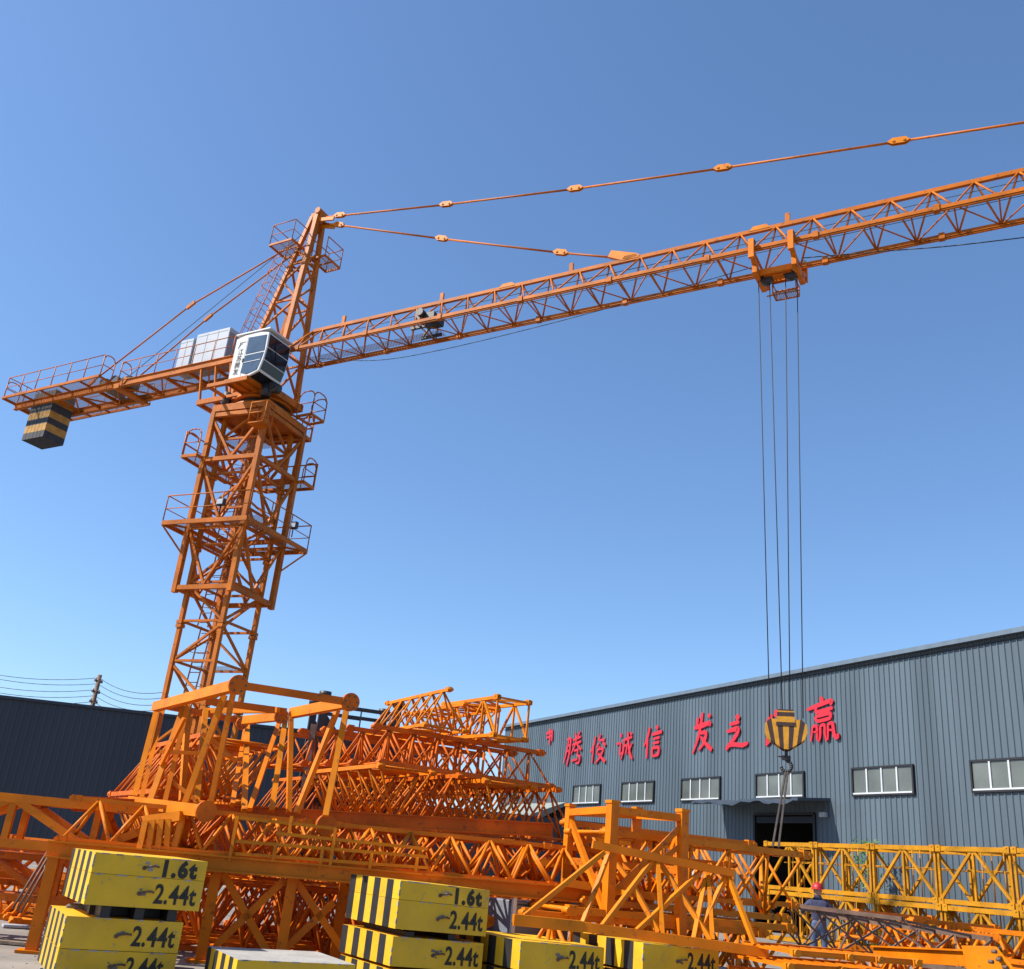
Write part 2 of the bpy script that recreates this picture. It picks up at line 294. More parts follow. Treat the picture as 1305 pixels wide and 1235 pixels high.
for nm, ((s0, ztop, wd, hh), strokes) in CH.items():
    t = MB(); dpt = 0
    for st in strokes:
        pts = []
        for i in range(len(st) - 1):     # smooth resampling along the stroke
            for k in range(4):
                f_ = k / 4; pts.append([st[i][j] * (1 - f_) + st[i + 1][j] * f_ for j in range(3)])
        pts.append(list(st[-1]))
        for _ in range(2):
            for i in range(1, len(pts) - 1):
                for j in range(3): pts[i][j] = pts[i][j] * .5 + (pts[i - 1][j] + pts[i + 1][j]) * .25
        L_, R2 = [], []
        for i, (x, y, wv) in enumerate(pts):
            a = pts[max(i - 1, 0)]; b = pts[min(i + 1, len(pts) - 1)]; dx, dy = (b[0] - a[0]) * wd, (b[1] - a[1]) * hh; ll = math.hypot(dx, dy) or 1
            taper = .75 if i in (0, len(pts) - 1) else 1.0
            nxv, nyv = -dy / ll * wv * 1.48 * taper, dx / ll * wv * 1.48 * taper
            L_.append((x * wd + nxv, y * hh + nyv)); R2.append((x * wd - nxv, y * hh - nyv))
        pr = .09 + .003 * dpt; dpt += 1
        for i in range(len(pts) - 1):
            q = [L_[i], L_[i + 1], R2[i + 1], R2[i]]
            t.hexa([fac(s0 + a, ztop - b, .05) for a, b in q] + [fac(s0 + a, ztop - b, pr) for a, b in q])
    t.build('sign_character', M['red'], shop)
# ------------------------------------------------------------------ dark building on the left
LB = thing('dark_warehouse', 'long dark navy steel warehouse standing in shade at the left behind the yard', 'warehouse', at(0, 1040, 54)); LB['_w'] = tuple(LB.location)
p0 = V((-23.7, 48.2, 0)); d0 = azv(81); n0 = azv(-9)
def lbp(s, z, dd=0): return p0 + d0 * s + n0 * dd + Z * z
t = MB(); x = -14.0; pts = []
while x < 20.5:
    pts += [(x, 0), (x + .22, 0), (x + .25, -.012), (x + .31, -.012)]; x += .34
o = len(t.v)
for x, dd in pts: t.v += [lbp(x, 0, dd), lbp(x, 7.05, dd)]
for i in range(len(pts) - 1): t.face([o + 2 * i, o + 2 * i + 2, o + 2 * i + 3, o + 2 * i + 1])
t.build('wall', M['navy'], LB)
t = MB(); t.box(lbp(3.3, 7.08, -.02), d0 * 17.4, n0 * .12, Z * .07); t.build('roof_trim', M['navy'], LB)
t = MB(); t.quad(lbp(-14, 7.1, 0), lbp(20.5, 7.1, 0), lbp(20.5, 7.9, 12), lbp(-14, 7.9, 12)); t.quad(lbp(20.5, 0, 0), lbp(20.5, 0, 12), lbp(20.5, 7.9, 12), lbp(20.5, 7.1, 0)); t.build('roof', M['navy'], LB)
t = MB(); t.hexa([lbp(20.55, 0, .5), lbp(31, 0, .5), lbp(31, 0, 10), lbp(20.55, 0, 10), lbp(20.55, 4.2, .5), lbp(31, 4.2, .5), lbp(31, 4.7, 10), lbp(20.55, 4.7, 10)]); t.build('added_side_wing', M['navy'], LB)  # low dark wing added to cover the bright sky gap between the buildings
# ------------------------------------------------------------------ utility pole with wires
pb = at(127, 862, 75); ub = V((pb.x, pb.y, 0)); pole = thing('utility_pole', 'tall utility pole with crossarms and strung wires rising behind the dark warehouse', 'utility pole', ub)
t = MB(); t.rod(ub, pb + Z * .1, .22, 10, r2=.15); t.build('pole', M['rusty'], pole)
for k, dz in enumerate((-.35, -1.1, -1.8)):
    t = MB(); c = pb + Z * dz; t.beam(c - azv(20) * .38, c + azv(20) * .38, .12, .14)
    ca = t.build('crossarm', M['rusty'], pole)
    for sg in (-1, 1): t = MB(); t.rod(c + azv(20) * .3 * sg, c + azv(20) * .3 * sg + Z * .2, .05, 8); t.build('insulator', M['grey'], ca)
for k, (yl, yr) in enumerate(((849, 878), (853, 885), (864, 893), (871, 900), (881, 908))):
    for e, R2 in (((-60, yl - 2), 80), ((215, yr + 3), 62)):
        a = pb + Z * (-.1 - .42 * k); b = at(e[0], e[1], R2); t = MB(); n = 12
        P = [a.lerp(b, i / n) - Z * (.5 * 4 * (i / n) * (1 - i / n)) for i in range(n + 1)]
        t.path(P, .02, 5); t.build('wire', M['rope'], pole)
# ------------------------------------------------------------------ tower crane
A0 = R_(-16.2); MX = V((31 * math.sin(A0), 31 * math.cos(A0), 0)); U = azv(120.15); NB = azv(210.15)
def up(a, b, z): return MX + U * a + NB * b + Z * z
MU, MN = azv(114), azv(204)
def ms(p, q, z): return MX + MU * p + MN * q + Z * z
crane = thing('tower_crane', 'tall orange tower crane with white cab, long jib and striped counterweight', 'tower crane', MX)
CR = M['crane']; C4 = ((-1, -1), (1, -1), (1, 1), (-1, 1))
hw = .78
for k in range(6):              # mast sections of 2.44 m
    z0 = k * 2.44 + .2; z1 = z0 + 2.44
    if z0 > 14.4: break
    z1 = min(z1, 14.6)
    t = MB()
    for p, q in C4:
        t.beam(ms(p * hw, q * hw, z0 + .01), ms(p * hw, q * hw, z1 - .01), .13, .13, up=MU)
        t.box(ms(p * hw, q * hw, z0 + .06), MU * .1, MN * .1, Z * .05); t.box(ms(p * hw, q * hw, z1 - .06), MU * .1, MN * .1, Z * .05)
    for za in (z0 + .1, z0 + 1.32):
        for i in range(4):
            (p, q), (p2, q2) = C4[i], C4[(i + 1) % 4]; t.beam(ms(p * hw, q * hw, za), ms(p2 * hw, q2 * hw, za), .07, .07)
    sec = t.build('mast_section', CR, crane)
    t = MB()
    for j in range(2):
        za = z0 + j * 1.22 + .1; zb = za + 1.12
        for i in range(4):
            (p, q), (p2, q2) = C4[i], C4[(i + 1) % 4]
            if (i + j) % 2: p, q, p2, q2 = p2, q2, p, q
            t.beam(ms(p * hw, q * hw, za), ms(p2 * hw, q2 * hw, zb), .068, .068)
    t.build('bracing', CR, sec)
    t = MB(); sg = 1 if k % 2 else -1; zz = z0 + 1.3
    t.quad(ms(-.7, -.1 * sg, zz), ms(.7, -.1 * sg, zz), ms(.7, .7 * sg, zz), ms(-.7, .7 * sg, zz)); t.build('rest_platform', M['mesh'], sec)
    t = MB()
    for s_ in (-.2, .2): t.beam(ms(-.3 + s_, .35, z0), ms(-.3 + s_ + .25, .45, z1), .035)
    for r in range(8): zz = z0 + .15 + r * .3; x = .25 * (zz - z0) / 2.44; t.rod(ms(-.5 + x, .36, zz), ms(-.1 + x, .36, zz), .014, 5)
    for r in range(2):
        zz = z0 + .7 + r; t.path([ms(-.3 + .35 * math.cos(q), .35 - .35 * abs(math.sin(q)), zz) for q in [PI * i / 6 for i in range(7)]], .012, 4)
    t.build('ladder', CR, sec)
t = MB(); t.path([ms(.2, .1, .2), ms(.25, .05, 8), ms(.15, 0, 14.5)], .035, 6); t.build('power_cable', M['black'], crane)
# climbing frame round the upper mast
hs = 1.05; t = MB()
for p, q in C4:
    zb = 8.95 if (p, q) == (1, 1) else 8.45
    t.beam(ms(p * hs, q * hs, 8.45), ms(p * hs, q * hs, 14.62), .16, .16, up=MU)
for z in (8.6, 10.75, 12.9, 14.5):
    for i in range(4):
        (p, q), (p2, q2) = C4[i], C4[(i + 1) % 4]; t.beam(ms(p * hs, q * hs, z), ms(p2 * hs, q2 * hs, z), .12, .14)
cf = t.build('climbing_frame', CR, crane)
t = MB()
for za, zb in ((8.7, 10.6), (10.9, 12.8), (12.95, 14.4)):
    for i in range(4):
        (p, q), (p2, q2) = C4[i], C4[(i + 1) % 4]; m_ = ((p + p2) / 2, (q + q2) / 2)
        t.beam(ms(p * hs, q * hs, zb), ms(m_[0] * hs, m_[1] * hs, za), .08, .08); t.beam(ms(p2 * hs, q2 * hs, zb), ms(m_[0] * hs, m_[1] * hs, za), .08, .08)
t.build('bracing', CR, cf)
def railing(mb, pts, zh, r=.024, mid=True, closed=False):
    n = len(pts)
    seg = [(pts[i], pts[(i + 1) % n]) for i in range(n if closed else n - 1)]
    for a, b in seg:
        a = V(a); b = V(b); mb.rod(a + Z * zh, b + Z * zh, r, 6)
        if mid: mb.rod(a + Z * zh * .5, b + Z * zh * .5, r * .75, 5)
        k = max(1, round((b - a).length / .95))
        for j in range(k + 1): c = a.lerp(b, j / k); mb.rod(c, c + Z * zh, r, 6)
# main working platform z 10.6
w1 = 1.62; zz = 10.55; t = MB()
for i in range(4):
    (p, q), (p2, q2) = C4[i], C4[(i + 1) % 4]
    t.beam(ms(p * w1, q * w1, zz), ms(p2 * w1, q2 * w1, zz), .06, .14)
    t.beam(ms(p * 1.1, q * 1.1, zz - .03), ms(p2 * 1.1, q2 * 1.1, zz - .03), .06, .10)
    for f_ in (.0, .33, .66):
        a = ms(p * w1, q * w1, zz).lerp(ms(p2 * w1, q2 * w1, zz), f_); b = ms(p * 1.1, q * 1.1, zz).lerp(ms(p2 * 1.1, q2 * 1.1, zz), f_); t.beam(a, b, .05, .06)
    t.beam(ms(p * 1.05, q * 1.05, zz - .9), ms(p * w1, q * w1, zz - .05), .05, .05)
pl = t.build('working_platform', CR, crane)
t = MB()
for i in range(4):
    (p, q), (p2, q2) = C4[i], C4[(i + 1) % 4]; t.quad(ms(p * w1, q * w1, zz + .03), ms(p2 * w1, q2 * w1, zz + .03), ms(p2 * 1.1, q2 * 1.1, zz + .03), ms(p * 1.1, q * 1.1, zz + .03))
t.build('deck', M['mesh'], pl)
t = MB(); railing(t, [ms(p * w1, q * w1, zz + .05) for p, q in C4], .86, .02, closed=True); t.build('railing', CR, pl)
for (p, q) in ((.55, 1.66), (1.68, -.6)):
    t = MB(); t.box(ms(p, q, 11.1), MU * .14, MN * .06, Z * .11); t.box(ms(p, q, 11.1) + MN * .07, MU * .11, MN * .012, Z * .08, 1); t.rod(ms(p, q, 10.7), ms(p, q, 11.0), .02); t.build('floodlight', [M['dark'], M['pale']], pl)
# upper corner balconies
def hoop(mb, a, b, zh, r=.022):
    a = V(a); b = V(b); P = [a] + [a.lerp(b, f_) + Z * zz_ for f_, zz_ in ((0, zh * .8), (.15, zh * .95), (.35, zh), (.65, zh), (.85, zh * .95), (1, zh * .8))] + [b]
    mb.path(P, r, 6); mb.rod(a + Z * zh * .5, b + Z * zh * .5, r * .8, 5)
for nm, c1, c2, zz in (('balcony', (-1, 1), (-1, -1), 12.95), ('balcony', (1, -1), (-1, -1), 12.85), ('balcony', (1, -1), (-1, -1), 14.55)):
    c1 = V((*c1, 0)); c2 = V((*c2, 0)); outd = (c1 - c2).normalized() * 0 + (V((-1, 0, 0)) if c1.x < 0 else V((0, -1, 0)))
    if c1.x > 0: outd = V((0, -1, 0)) if False else V((1, 0, 0)); c2 = V((1, 1, 0)); c1 = V((1, -1, 0))
    else: outd = V((0, 1, 0)); c1 = V((-1, 1, 0)); c2 = V((1, 1, 0)); outd = V((-1, 0, 0)); c2 = V((-1, -1, 0))
    if zz > 14: e0, e1 = .95, 1.35
    else: e0, e1 = 1.0, 1.62
    f0 = c1 * 1.55 if c1.x < 0 else V((1, -1.55, 0)); 
    base = V((c1.x * 1.0, c1.y * 1.0, 0))
    A_ = base + outd * 0
    def P2(x, y, z=zz): return ms(x, y, z)
    if c1.x < 0: quad_ = [(-e1 - .1, e1 - .25), (-1.1, e1 - .25), (-1.1, -.9), (-e1 - .1, -.9)]
    else: quad_ = [(e1 + .0, -e1), (e1 + .0, -.55), (-.2, -1.1), (-.2, -e1)]
    if c1.x > 0: quad_ = [(e1 - .25, -e1 - .1), (e1 - .25, -1.1), (-.6, -1.1), (-.6, -e1 - .1)]
    t = MB(); qq = [P2(*q) for q in quad_]
    for i in range(4): t.beam(qq[i], qq[(i + 1) % 4], .06, .1)
    bo = t.build(nm, CR, crane)
    t = MB(); t.quad(*[q + Z * .02 for q in qq]); t.build('deck', M['mesh'], bo)
    t = MB(); hoop(t, qq[0], qq[1], .95); hoop(t, qq[0].lerp(qq[3], .28), qq[0].lerp(qq[3], .02), .95); hoop(t, qq[3], qq[2], .95)
    railing(t, [qq[0], qq[3]], .9); t.build('railing', CR, bo)
t = MB(); c = ms(1.05, 1.05, 13.85)   # small cage on the near corner
for z in (0, .35, .72): t.path([c + MU * a + MN * b + Z * z for a, b in ((-.25, .05), (-.25, .45), (.35, .45), (.35, .05))], .024, 5, closed=True)
for a, b in ((-.25, .05), (-.25, .45), (.35, .45), (.35, .05)): t.rod(c + MU * a + MN * b, c + MU * a + MN * b + Z * .72, .024, 5)
t.box(c + MU * .05 + MN * .25, MU * .3, MN * .2, Z * .03); t.build('corner_cage', CR, crane)
# support below the slewing ring, ring and turntable
t = MB(); q1 = [ms(p * 1.12, q * 1.12, 14.62) for p, q in C4]; q2 = [ms(p * 1.12, q * 1.12, 14.86) for p, q in C4]; t.hexa(q1 + q2)
t.rod(ms(0, 0, 14.86), ms(0, 0, 14.98), 1.0, 28); t.build('slewing_support', CR, crane)
t = MB(); t.rod(ms(0, 0, 14.98), ms(0, 0, 15.16), .86, 32); t.build('slewing_ring', M['dark'], crane)
t = MB(); t.rod(ms(0, 0, 15.16), ms(0, 0, 15.26), .98, 28); t.box(up(0, 0, 15.38), U * 1.05, NB * .8, Z * .12)
for b in (-.72, .72): t.beam(up(-2.4, b, 15.42), up(1.05, b, 15.42), .1, .18)
for a in (-2.4, -1.7): t.beam(up(a, -.72, 15.42), up(a, .72, 15.42), .1, .14)
for a in (-2.3, -1.6, -.9): t.beam(up(a, .72, 15.45), up(a - .4, .62, 16.85), .07); t.beam(up(a, -.72, 15.45), up(a - .4, -.62, 16.85), .07)
tt = t.build('turntable', CR, crane)
t = MB(); t.quad(up(-2.4, -.7, 15.52), up(-1.06, -.7, 15.52), up(-1.06, .7, 15.52), up(-2.4, .7, 15.52)); t.build('deck', M['mesh'], tt)
t = MB(); c = up(.98, .95, 15.0); t.rod(c, c + Z * .45, .16, 12); t.rod(c + Z * .45, c + Z * .62, .11, 12); t.build('slewing_motor', M['dark'], crane); t = MB(); c = up(1.25, .7, 15.35); t.rod(c, c + NB * .3 - Z * .05, .17, 14); t.rod(c + NB * .3, c + NB * .34, .12, 14); t.build('spotlight', M['dark'], crane); t = MB()
c = up(-.9, .8, 15.0); t.rod(c, c + Z * .5, .15, 12); t.build('slewing_motor', M['dark'], crane)
t = MB(); qq = [up(1.1, -.5, 14.95), up(1.75, -.5, 14.95), up(1.75, -1.15, 14.95), up(1.1, -1.15, 14.95)]
for i in range(4): t.beam(qq[i], qq[(i + 1) % 4], .05, .08)
t.beam(up(1.1, -.8, 14.95), up(.6, -.4, 15.2), .06); bo = t.build('balcony', CR, crane)
t = MB(); hoop(t, qq[1], qq[2], .9); hoop(t, qq[0], qq[1], .9); hoop(t, qq[2], qq[3], .9); t.build('railing', CR, bo)
# tower head
t = MB(); fb = {}; zb, ztp = 15.5, 22.75
def hp(i, f_):          # i: 0 front near, 1 front far, 2 rear near, 3 rear far
    a0_, b0_ = ((.88, .6), (.88, -.6), (-.9, .65), (-.9, -.65))[i]; a1, b1 = ((.92, .16), (.92, -.16), (.70, .16), (.70, -.16))[i]
    return up(a0_ + (a1 - a0_) * f_, b0_ + (b1 - b0_) * f_, zb + (ztp - zb) * f_)
for i, wd_ in enumerate((.17, .15, .14, .14)): t.beam(hp(i, 0), hp(i, 1), wd_, wd_, up=U)
t.box(up(.82, 0, 22.72), U * .16, NB * .22, Z * .16); t.rod(up(.95, -.25, 22.95), up(.95, .25, 22.95), .12, 16); t.beam(up(.8, 0, 22.2), up(1.0, 0, 22.95), .3, .16)
th = t.build('tower_head', CR, crane)
t = MB(); fs = (0.02, .2, .36, .5, .62, .72, .81)
for k in range(len(fs) - 1):
    for i, j in ((0, 1), (0, 2), (1, 3), (2, 3)):
        a, b = (hp(i, fs[k]), hp(j, fs[k + 1])) if k % 2 else (hp(j, fs[k]), hp(i, fs[k + 1]))
        t.beam(a, b, .065)
    if k in (1, 3, 5):
        for i, j in ((0, 1), (0, 2), (1, 3), (2, 3)): t.beam(hp(i, fs[k]), hp(j, fs[k]), .06)
t.build('bracing', CR, th)
# caged ladder on the rear-near leg
t = MB(); l0 = hp(2, .22) + NB * .12 - U * .1; l1 = hp(2, .8) + NB * .12 - U * .1; ld = (l1 - l0)
sid = (U.cross(ld)).normalized(); sid = NB - ld * (NB.dot(ld) / ld.length_squared); sid.normalize(); outv = (ld.normalized().cross(sid)).normalized()
if outv.dot(-U) < 0: outv = -outv
for sg in (-1, 1): t.rod(l0 + sid * .2 * sg, l1 + sid * .2 * sg, .018, 5)
n = 18
for i in range(n + 1): c = l0 + ld * i / n; t.rod(c - sid * .2, c + sid * .2, .012, 4)
t.build('ladder', CR, th)
t = MB(); n = 7; hoops = []
for i in range(n):
    c = l0 + ld * (.12 + .88 * i / n); H = [c + sid * .34 * math.cos(q) + outv * (.62 * math.sin(q)) for q in [PI * k / 8 for k in range(9)]]; t.path(H, .014, 4); hoops.append(H)
for k in (1, 3, 5, 7): t.rod(hoops[0][k], hoops[-1][k], .011, 4)
t.build('ladder_cage', CR, th)
# top platforms
for (a0_, a1, b0_, b1, z, hk) in ((-.42, .62, .0, .85, 21.35, 1), (.75, 1.4, -.95, -.1, 21.1, 2)):
    t = MB(); qq = [up(a0_, b0_, z), up(a1, b0_, z), up(a1, b1, z), up(a0_, b1, z)]
    for i in range(4): t.beam(qq[i], qq[(i + 1) % 4], .05, .07)
    t.beam((qq[0] + qq[3]) / 2, (qq[1] + qq[2]) / 2, .04, .05); po = t.build('top_platform', CR, crane)
    t = MB(); t.quad(*[q + Z * .02 for q in qq]); t.build('deck', M['mesh'], po)
    t = MB()
    if hk == 1: railing(t, [qq[1], qq[2], qq[3], qq[0]], .85, .018)
    else: railing(t, [qq[3], qq[0], qq[1], qq[2]], .8, .02); 
    t.build('railing', CR, po)
# jib
jt = MB(); JA, JE = 1.35, 34.0; zB, zT = 16.88, 17.86; hb = .585
jt.beam(up(JA + .3, 0, zT), up(JE, 0, zT), .10, .11)
jib = jt.build('jib', CR, crane)
for b in (-hb, hb):
    t = MB(); t.beam(up(JA - .35, b, zB), up(JE, b, zB), .1, .1); t.beam(up(JA, b, zB - .075), up(JE, b, zB - .075), .06, .03)
    for k in range(12): t.box(up(JA + .3 + k * 2.8, b, zB), U * .07, NB * .075, Z * .085)
    t.build('bottom_chord', CR, jib)
t = MB(); st = .955; n = int((JE - JA) / st); na = lambda i: 2.05 + i * st
for i in range(-1, n):
    a = na(i)
    if a > JE - .6: break
    for b in (-hb, hb):
        if i >= 0: t.rod(up(a, 0, zT), up(a - st * .5, b, zB), .026, 6)
        t.rod(up(max(a, 1.4), 0, zT), up(a + st * .5, b, zB), .026, 6)
    t.rod(up(a + st * .5, -hb, zB), up(a + st * .5, hb, zB), .022, 5)
    s_ = 1 if i % 2 else -1; t.rod(up(a + st * .5, -hb * s_, zB), up(a + st * 1.5, hb * s_, zB), .02, 5)
t.rod(up(JA - .3, hb, zB), up(JA + .3, 0, zT), .05, 6); t.rod(up(JA - .3, -hb, zB), up(JA + .3, 0, zT), .05, 6)
t.build('bracing', CR, jib)
t = MB()
for a in (9.2, 13.2, 16.9, 24.4): t = MB(); t.prism([up(a - .28, .06, zT), up(a - .18, .06, zT + .13), up(a + .18, .06, zT + .13), up(a + .28, .06, zT)], NB * -.12); t.build('chord_lug', M['orange3'], jib)
for a in (2.9, 6.8, 11.32, 17.63): t = MB(); t.beam(up(a, 0, zT + .05), up(a, 0, zT + .34), .07, .12, up=U); t.build('lifting_post', CR, jib)
t = MB(); c = up(6.35, .15, 17.25); t.rod(c - NB * .35, c + NB * .25, .17, 14); t.box(c + U * .35 - Z * .1, U * .2, NB * .3, Z * .12)
for sg in (-1, 1): t.beam(up(6.0, sg * .3, zB), up(6.75, sg * .3, zB), .08, .08); t.beam(up(6.0, sg * .3, zB), up(6.3, sg * .3, 17.3), .06)
t.rod(c + U * .1 + NB * .25, c + U * .1 + NB * .45, .13, 12); t.build('trolley_winch', M['dark'], jib)
t = MB()
t.quad(up(JA - .1, -.5, zB + .06), up(6.8, -.5, zB + .06), up(6.8, -.12, zB + .06), up(JA - .1, -.12, zB + .06)); t.build('jib_walkway', M['mesh'], jib)
# jib ties
def tie(pts, plates):
    t = MB(); P = [up(*p) for p in pts]
    for i in range(len(P) - 1): t.rod(P[i], P[i + 1], .032, 8)
    o = t.build('jib_tie', M['crane'], crane); t = MB()
    for p in plates:
        c = V(up(*p)); i = min(range(len(P) - 1), key=lambda k: (P[k].lerp(P[k + 1], .5) - c).length); d = (P[i + 1] - P[i]).normalized(); k = V((0, 0, 1)) - d * d.z; k.normalize()
        for sg in (-.05, .03): t.prism([c - d * .28 + NB * sg, c - d * .16 + k * .1 + NB * sg, c + d * .16 + k * .1 + NB * sg, c + d * .28 + NB * sg, c + d * .16 - k * .08 + NB * sg, c - d * .16 - k * .08 + NB * sg], NB * .025)
        for s_ in (-.13, .13): t.rod(c + d * s_ - NB * .08, c + d * s_ + NB * .08, .035, 8)
    t.build('tie_link', M['orange3'], o); return o
tie([(1.05, 0.05, 22.72), (6.51, 0.05, 21.70), (11.27, .05, 20.9), (15.88, .05, 20.22), (20.49, .05, 19.6), (25, .05, 19.0), (33, .05, 18.1)], [(1.9, .05, 22.57), (6.51, .05, 21.70), (11.27, .05, 20.9), (15.88, .05, 20.22), (20.49, .05, 19.6), (25, .05, 19.0)])
tie([(1.05, -.05, 22.55), (6.44, -.05, 20.42), (10.9, -.05, 18.72), (13.1, -.05, 17.95)], [(1.85, -.05, 22.24), (6.44, -.05, 20.42), (10.9, -.05, 18.72)])
t = MB(); t.prism([up(12.5, .06, 18.1), up(12.6, .06, 18.3), up(13.4, .06, 18.0), up(13.5, .06, 17.9), up(13.0, .06, 17.85)], NB * -.12); t.build('tie_bracket', M['orange3'], crane)
t = MB(); t.beam(up(.9, .12, 22.6), up(1.7, .12, 22.45), .06, .14); t.build('tie_bracket', M['orange3'], crane)
t = MB(); t.beam(up(.9, -.1, 22.5), up(1.6, -.1, 22.25), .06, .14); t.build('tie_bracket', M['orange3'], crane)
# sagging ropes along the jib
def catmull(P, n=6):
    out = []
    for i in range(len(P) - 1):
        a = P[max(i - 1, 0)]; b = P[i]; c = P[i + 1]; d = P[min(i + 2, len(P) - 1)]
        for k in range(n):
            s_ = k / n; out.append(b * (1 + s_ * s_ * (2 * s_ - 3)) + c * (s_ * s_ * (3 - 2 * s_)) + (c - a) * .5 * (s_ * (1 - s_) ** 2) - (d - b) * .5 * (s_ * s_ * (1 - s_)))
    return out + [P[-1]]
t = MB(); t.path(catmull([up(2, 0, 16.75), up(4.5, 0, 16.2), up(7, 0, 16.1), up(10.7, 0, 16.25), up(14, 0, 16.5), up(16.8, 0, 16.75)]), .011, 5)
t.path(catmull([up(18, 0, 16.7), up(19.84, 0, 16.42), up(22, 0, 16.1), up(25, 0, 15.9), up(29, 0, 16.2), up(33.5, 0, 16.8)]), .014, 5)
t.path([up(2, .1, 17.5), up(16, .1, 17.45), up(33, .1, 17.6)], .010, 5); t.path([up(7, .2, 17.0), up(33, .2, 17.02)], .010, 5); t.build('jib_rope', M['rope'], crane)
# trolley
t = MB()
for a in (16.87, 17.87):
    for sg in (1, -1):
        t.box(up(a, sg * .78, 16.76), U * .07, NB * .05, Z * .28)
        t.hexa([up(a - .06, sg * .74, 16.62), up(a + .06, sg * .74, 16.62), up(a + .06, sg * .15, 16.22), up(a - .06, sg * .15, 16.22), up(a - .06, sg * .74, 16.36 + .3), up(a + .06, sg * .74, 16.36 + .3), up(a + .06, sg * .15, 16.44), up(a - .06, sg * .15, 16.44)])
    t.beam(up(a, -.5, 16.33), up(a, .5, 16.33), .12, .2)
for b in (-.22, .22): t.beam(up(16.85, b, 16.36), up(17.9, b, 16.36), .07, .16)
t.box(up(17.37, 0, 16.33), U * .35, NB * .13, Z * .05); tr = t.build('trolley', M['orange'], crane)
t = MB()
for a in (16.87, 17.87):
    for sg in (1, -1): t = MB(); t.rod(up(a, sg * .64, 17.0), up(a, sg * .76, 17.0), .09, 12); t.build('trolley_wheel', M['dark'], tr)
for a in (17.05, 17.68): t = MB(); t.rod(up(a, -.1, 16.3), up(a, .1, 16.3), .17, 16); t.build('sheave', M['dark'], tr)
t = MB(); qq = [up(17.15, -.25, 15.98), up(17.75, -.25, 15.98), up(17.75, -.62, 15.98), up(17.15, -.62, 15.98)]
t.path(qq, .022, 5, closed=True); t.rod((qq[0] + qq[1]) / 2, (qq[2] + qq[3]) / 2, .02, 5)
for q in qq: t.rod(q, V((q.x, q.y, 16.3)), .018, 5)
t.path([q + Z * .28 for q in qq], .016, 5, closed=True); t.rod(up(16.95, -.4, 16.02), up(17.8, -.4, 16.02), .02, 5); mb_ = t.build('maintenance_basket', CR, tr)
t = MB(); t.quad(*qq); t.build('deck', M['mesh'], mb_)
HX, HB = 17.36, 0.0
for a0_, a1, b in ((16.86, 17.03, .05), (17.12, 17.28, -.06), (17.56, 17.47, .06), (17.83, 17.72, -.05)):
    t = MB(); t.rod(up(a0_, b, 16.3), up(a1, b, 5.0), .0115, 6); t.build('hoist_rope', M['rope'], crane)
# cab
ca0, ca1, cb0, cb1 = -.07, 1.33, .62, 1.68
prof = [(-.07, 15.42), (.80, 15.42), (1.22, 15.55), (1.33, 15.95), (1.38, 16.4), (1.36, 16.95), (.9, 17.07), (.3, 17.04), (-.07, 16.95)]
t = MB(); t.prism([up(a, cb1, z) for a, z in prof], NB * -(cb1 - cb0)); cab = t.build('cab', M['white'], crane, bevel=.02)
def cabside(P): return [up(a, cb1 + .008, z) for a, z in P]
def cabpane(t, P, b, th=.012): t.prism([up(a, b, z) for a, z in P], NB * th)
t = MB(); cabpane(t, [(.50, 16.28), (1.30, 16.28), (1.28, 16.86), (.50, 16.90)], cb1 + .002); t.build('side_window', M['cabglass'], cab)
t = MB(); cabpane(t, [(.44, 15.6), (.72, 15.5), (1.14, 15.60), (1.24, 15.95), (1.29, 16.22), (.50, 16.22)], cb1 + .002)
w2 = t.build('side_window', M['cabglass'], cab); t = MB(); t.beam(up(.5, cb1 + .02, 15.95), up(1.22, cb1 + .02, 15.95), .015, .02); t.build('glazing_bar', M['white'], w2)
t = MB()
FP = [(1.33, 15.95), (1.38, 16.4), (1.36, 16.95)]
def frontpane(z0, z1, b0_, b1):
    def ax(z):
        if z < 15.95: return 1.22 + (1.33 - 1.22) * (z - 15.55) / .4
        if z < 16.4: return 1.33 + .05 * (z - 15.95) / .45
        return 1.38 - .02 * (z - 16.4) / .55
    P = [up(ax(z) + .004, b, z) for z, b in ((z0, b0_), (z0, b1), (z1, b1), (z1, b0_))]; t.prism(P, U * .012)
for z0, z1 in ((15.62, 15.93), (15.97, 16.38), (16.42, 16.88)): frontpane(z0, z1, cb0 + .05, cb1 - .05)
P = [(1.21, 15.553), (.84, 15.44)]
t.prism([up(P[0][0], cb0 + .06, P[0][1] - .012), up(P[0][0], cb1 - .06, P[0][1] - .012), up(P[1][0], cb1 - .06, P[1][1] - .012), up(P[1][0], cb0 + .06, P[1][1] - .012)], Z * -.01)
t.build('windscreen', M['glass'], cab)
t = MB(); t.box(up(.35, 1.15, 15.37), U * .5, NB * .6, Z * .04)
for a in (-.1, .25, .6): t.beam(up(a, .3, 15.3), up(a, 1.75, 15.3), .05, .07)
t.beam(up(-.9, 1.72, 15.32), up(.85, 1.72, 15.32), .07, .12); t.beam(up(-.9, .9, 15.32), up(.85, .9, 15.32), .07, .1); t.beam(up(-.9, 1.72, 15.32), up(-.9, .7, 15.32), .07, .1); t.build('cab_bracket', CR, crane)
t = MB(); t.rod(up(1.40, 1.1, 16.0), up(1.41, 1.35, 16.6), .012, 5); t.rod(up(1.41, 1.35, 16.45), up(1.41, 1.3, 16.85), .01, 4); t.build('wiper', M['black'], cab)
t = MB(); t.box(up(.44, cb1 + .02, 16.05), U * .015, NB * .015, Z * .07); t.build('door_handle', M['black'], cab)
t = MB(); t.box(up(.455, cb1 + .002, 16.2), U * .005, NB * .004, Z * .72); t.build('door_seam', M['grey'], cab)
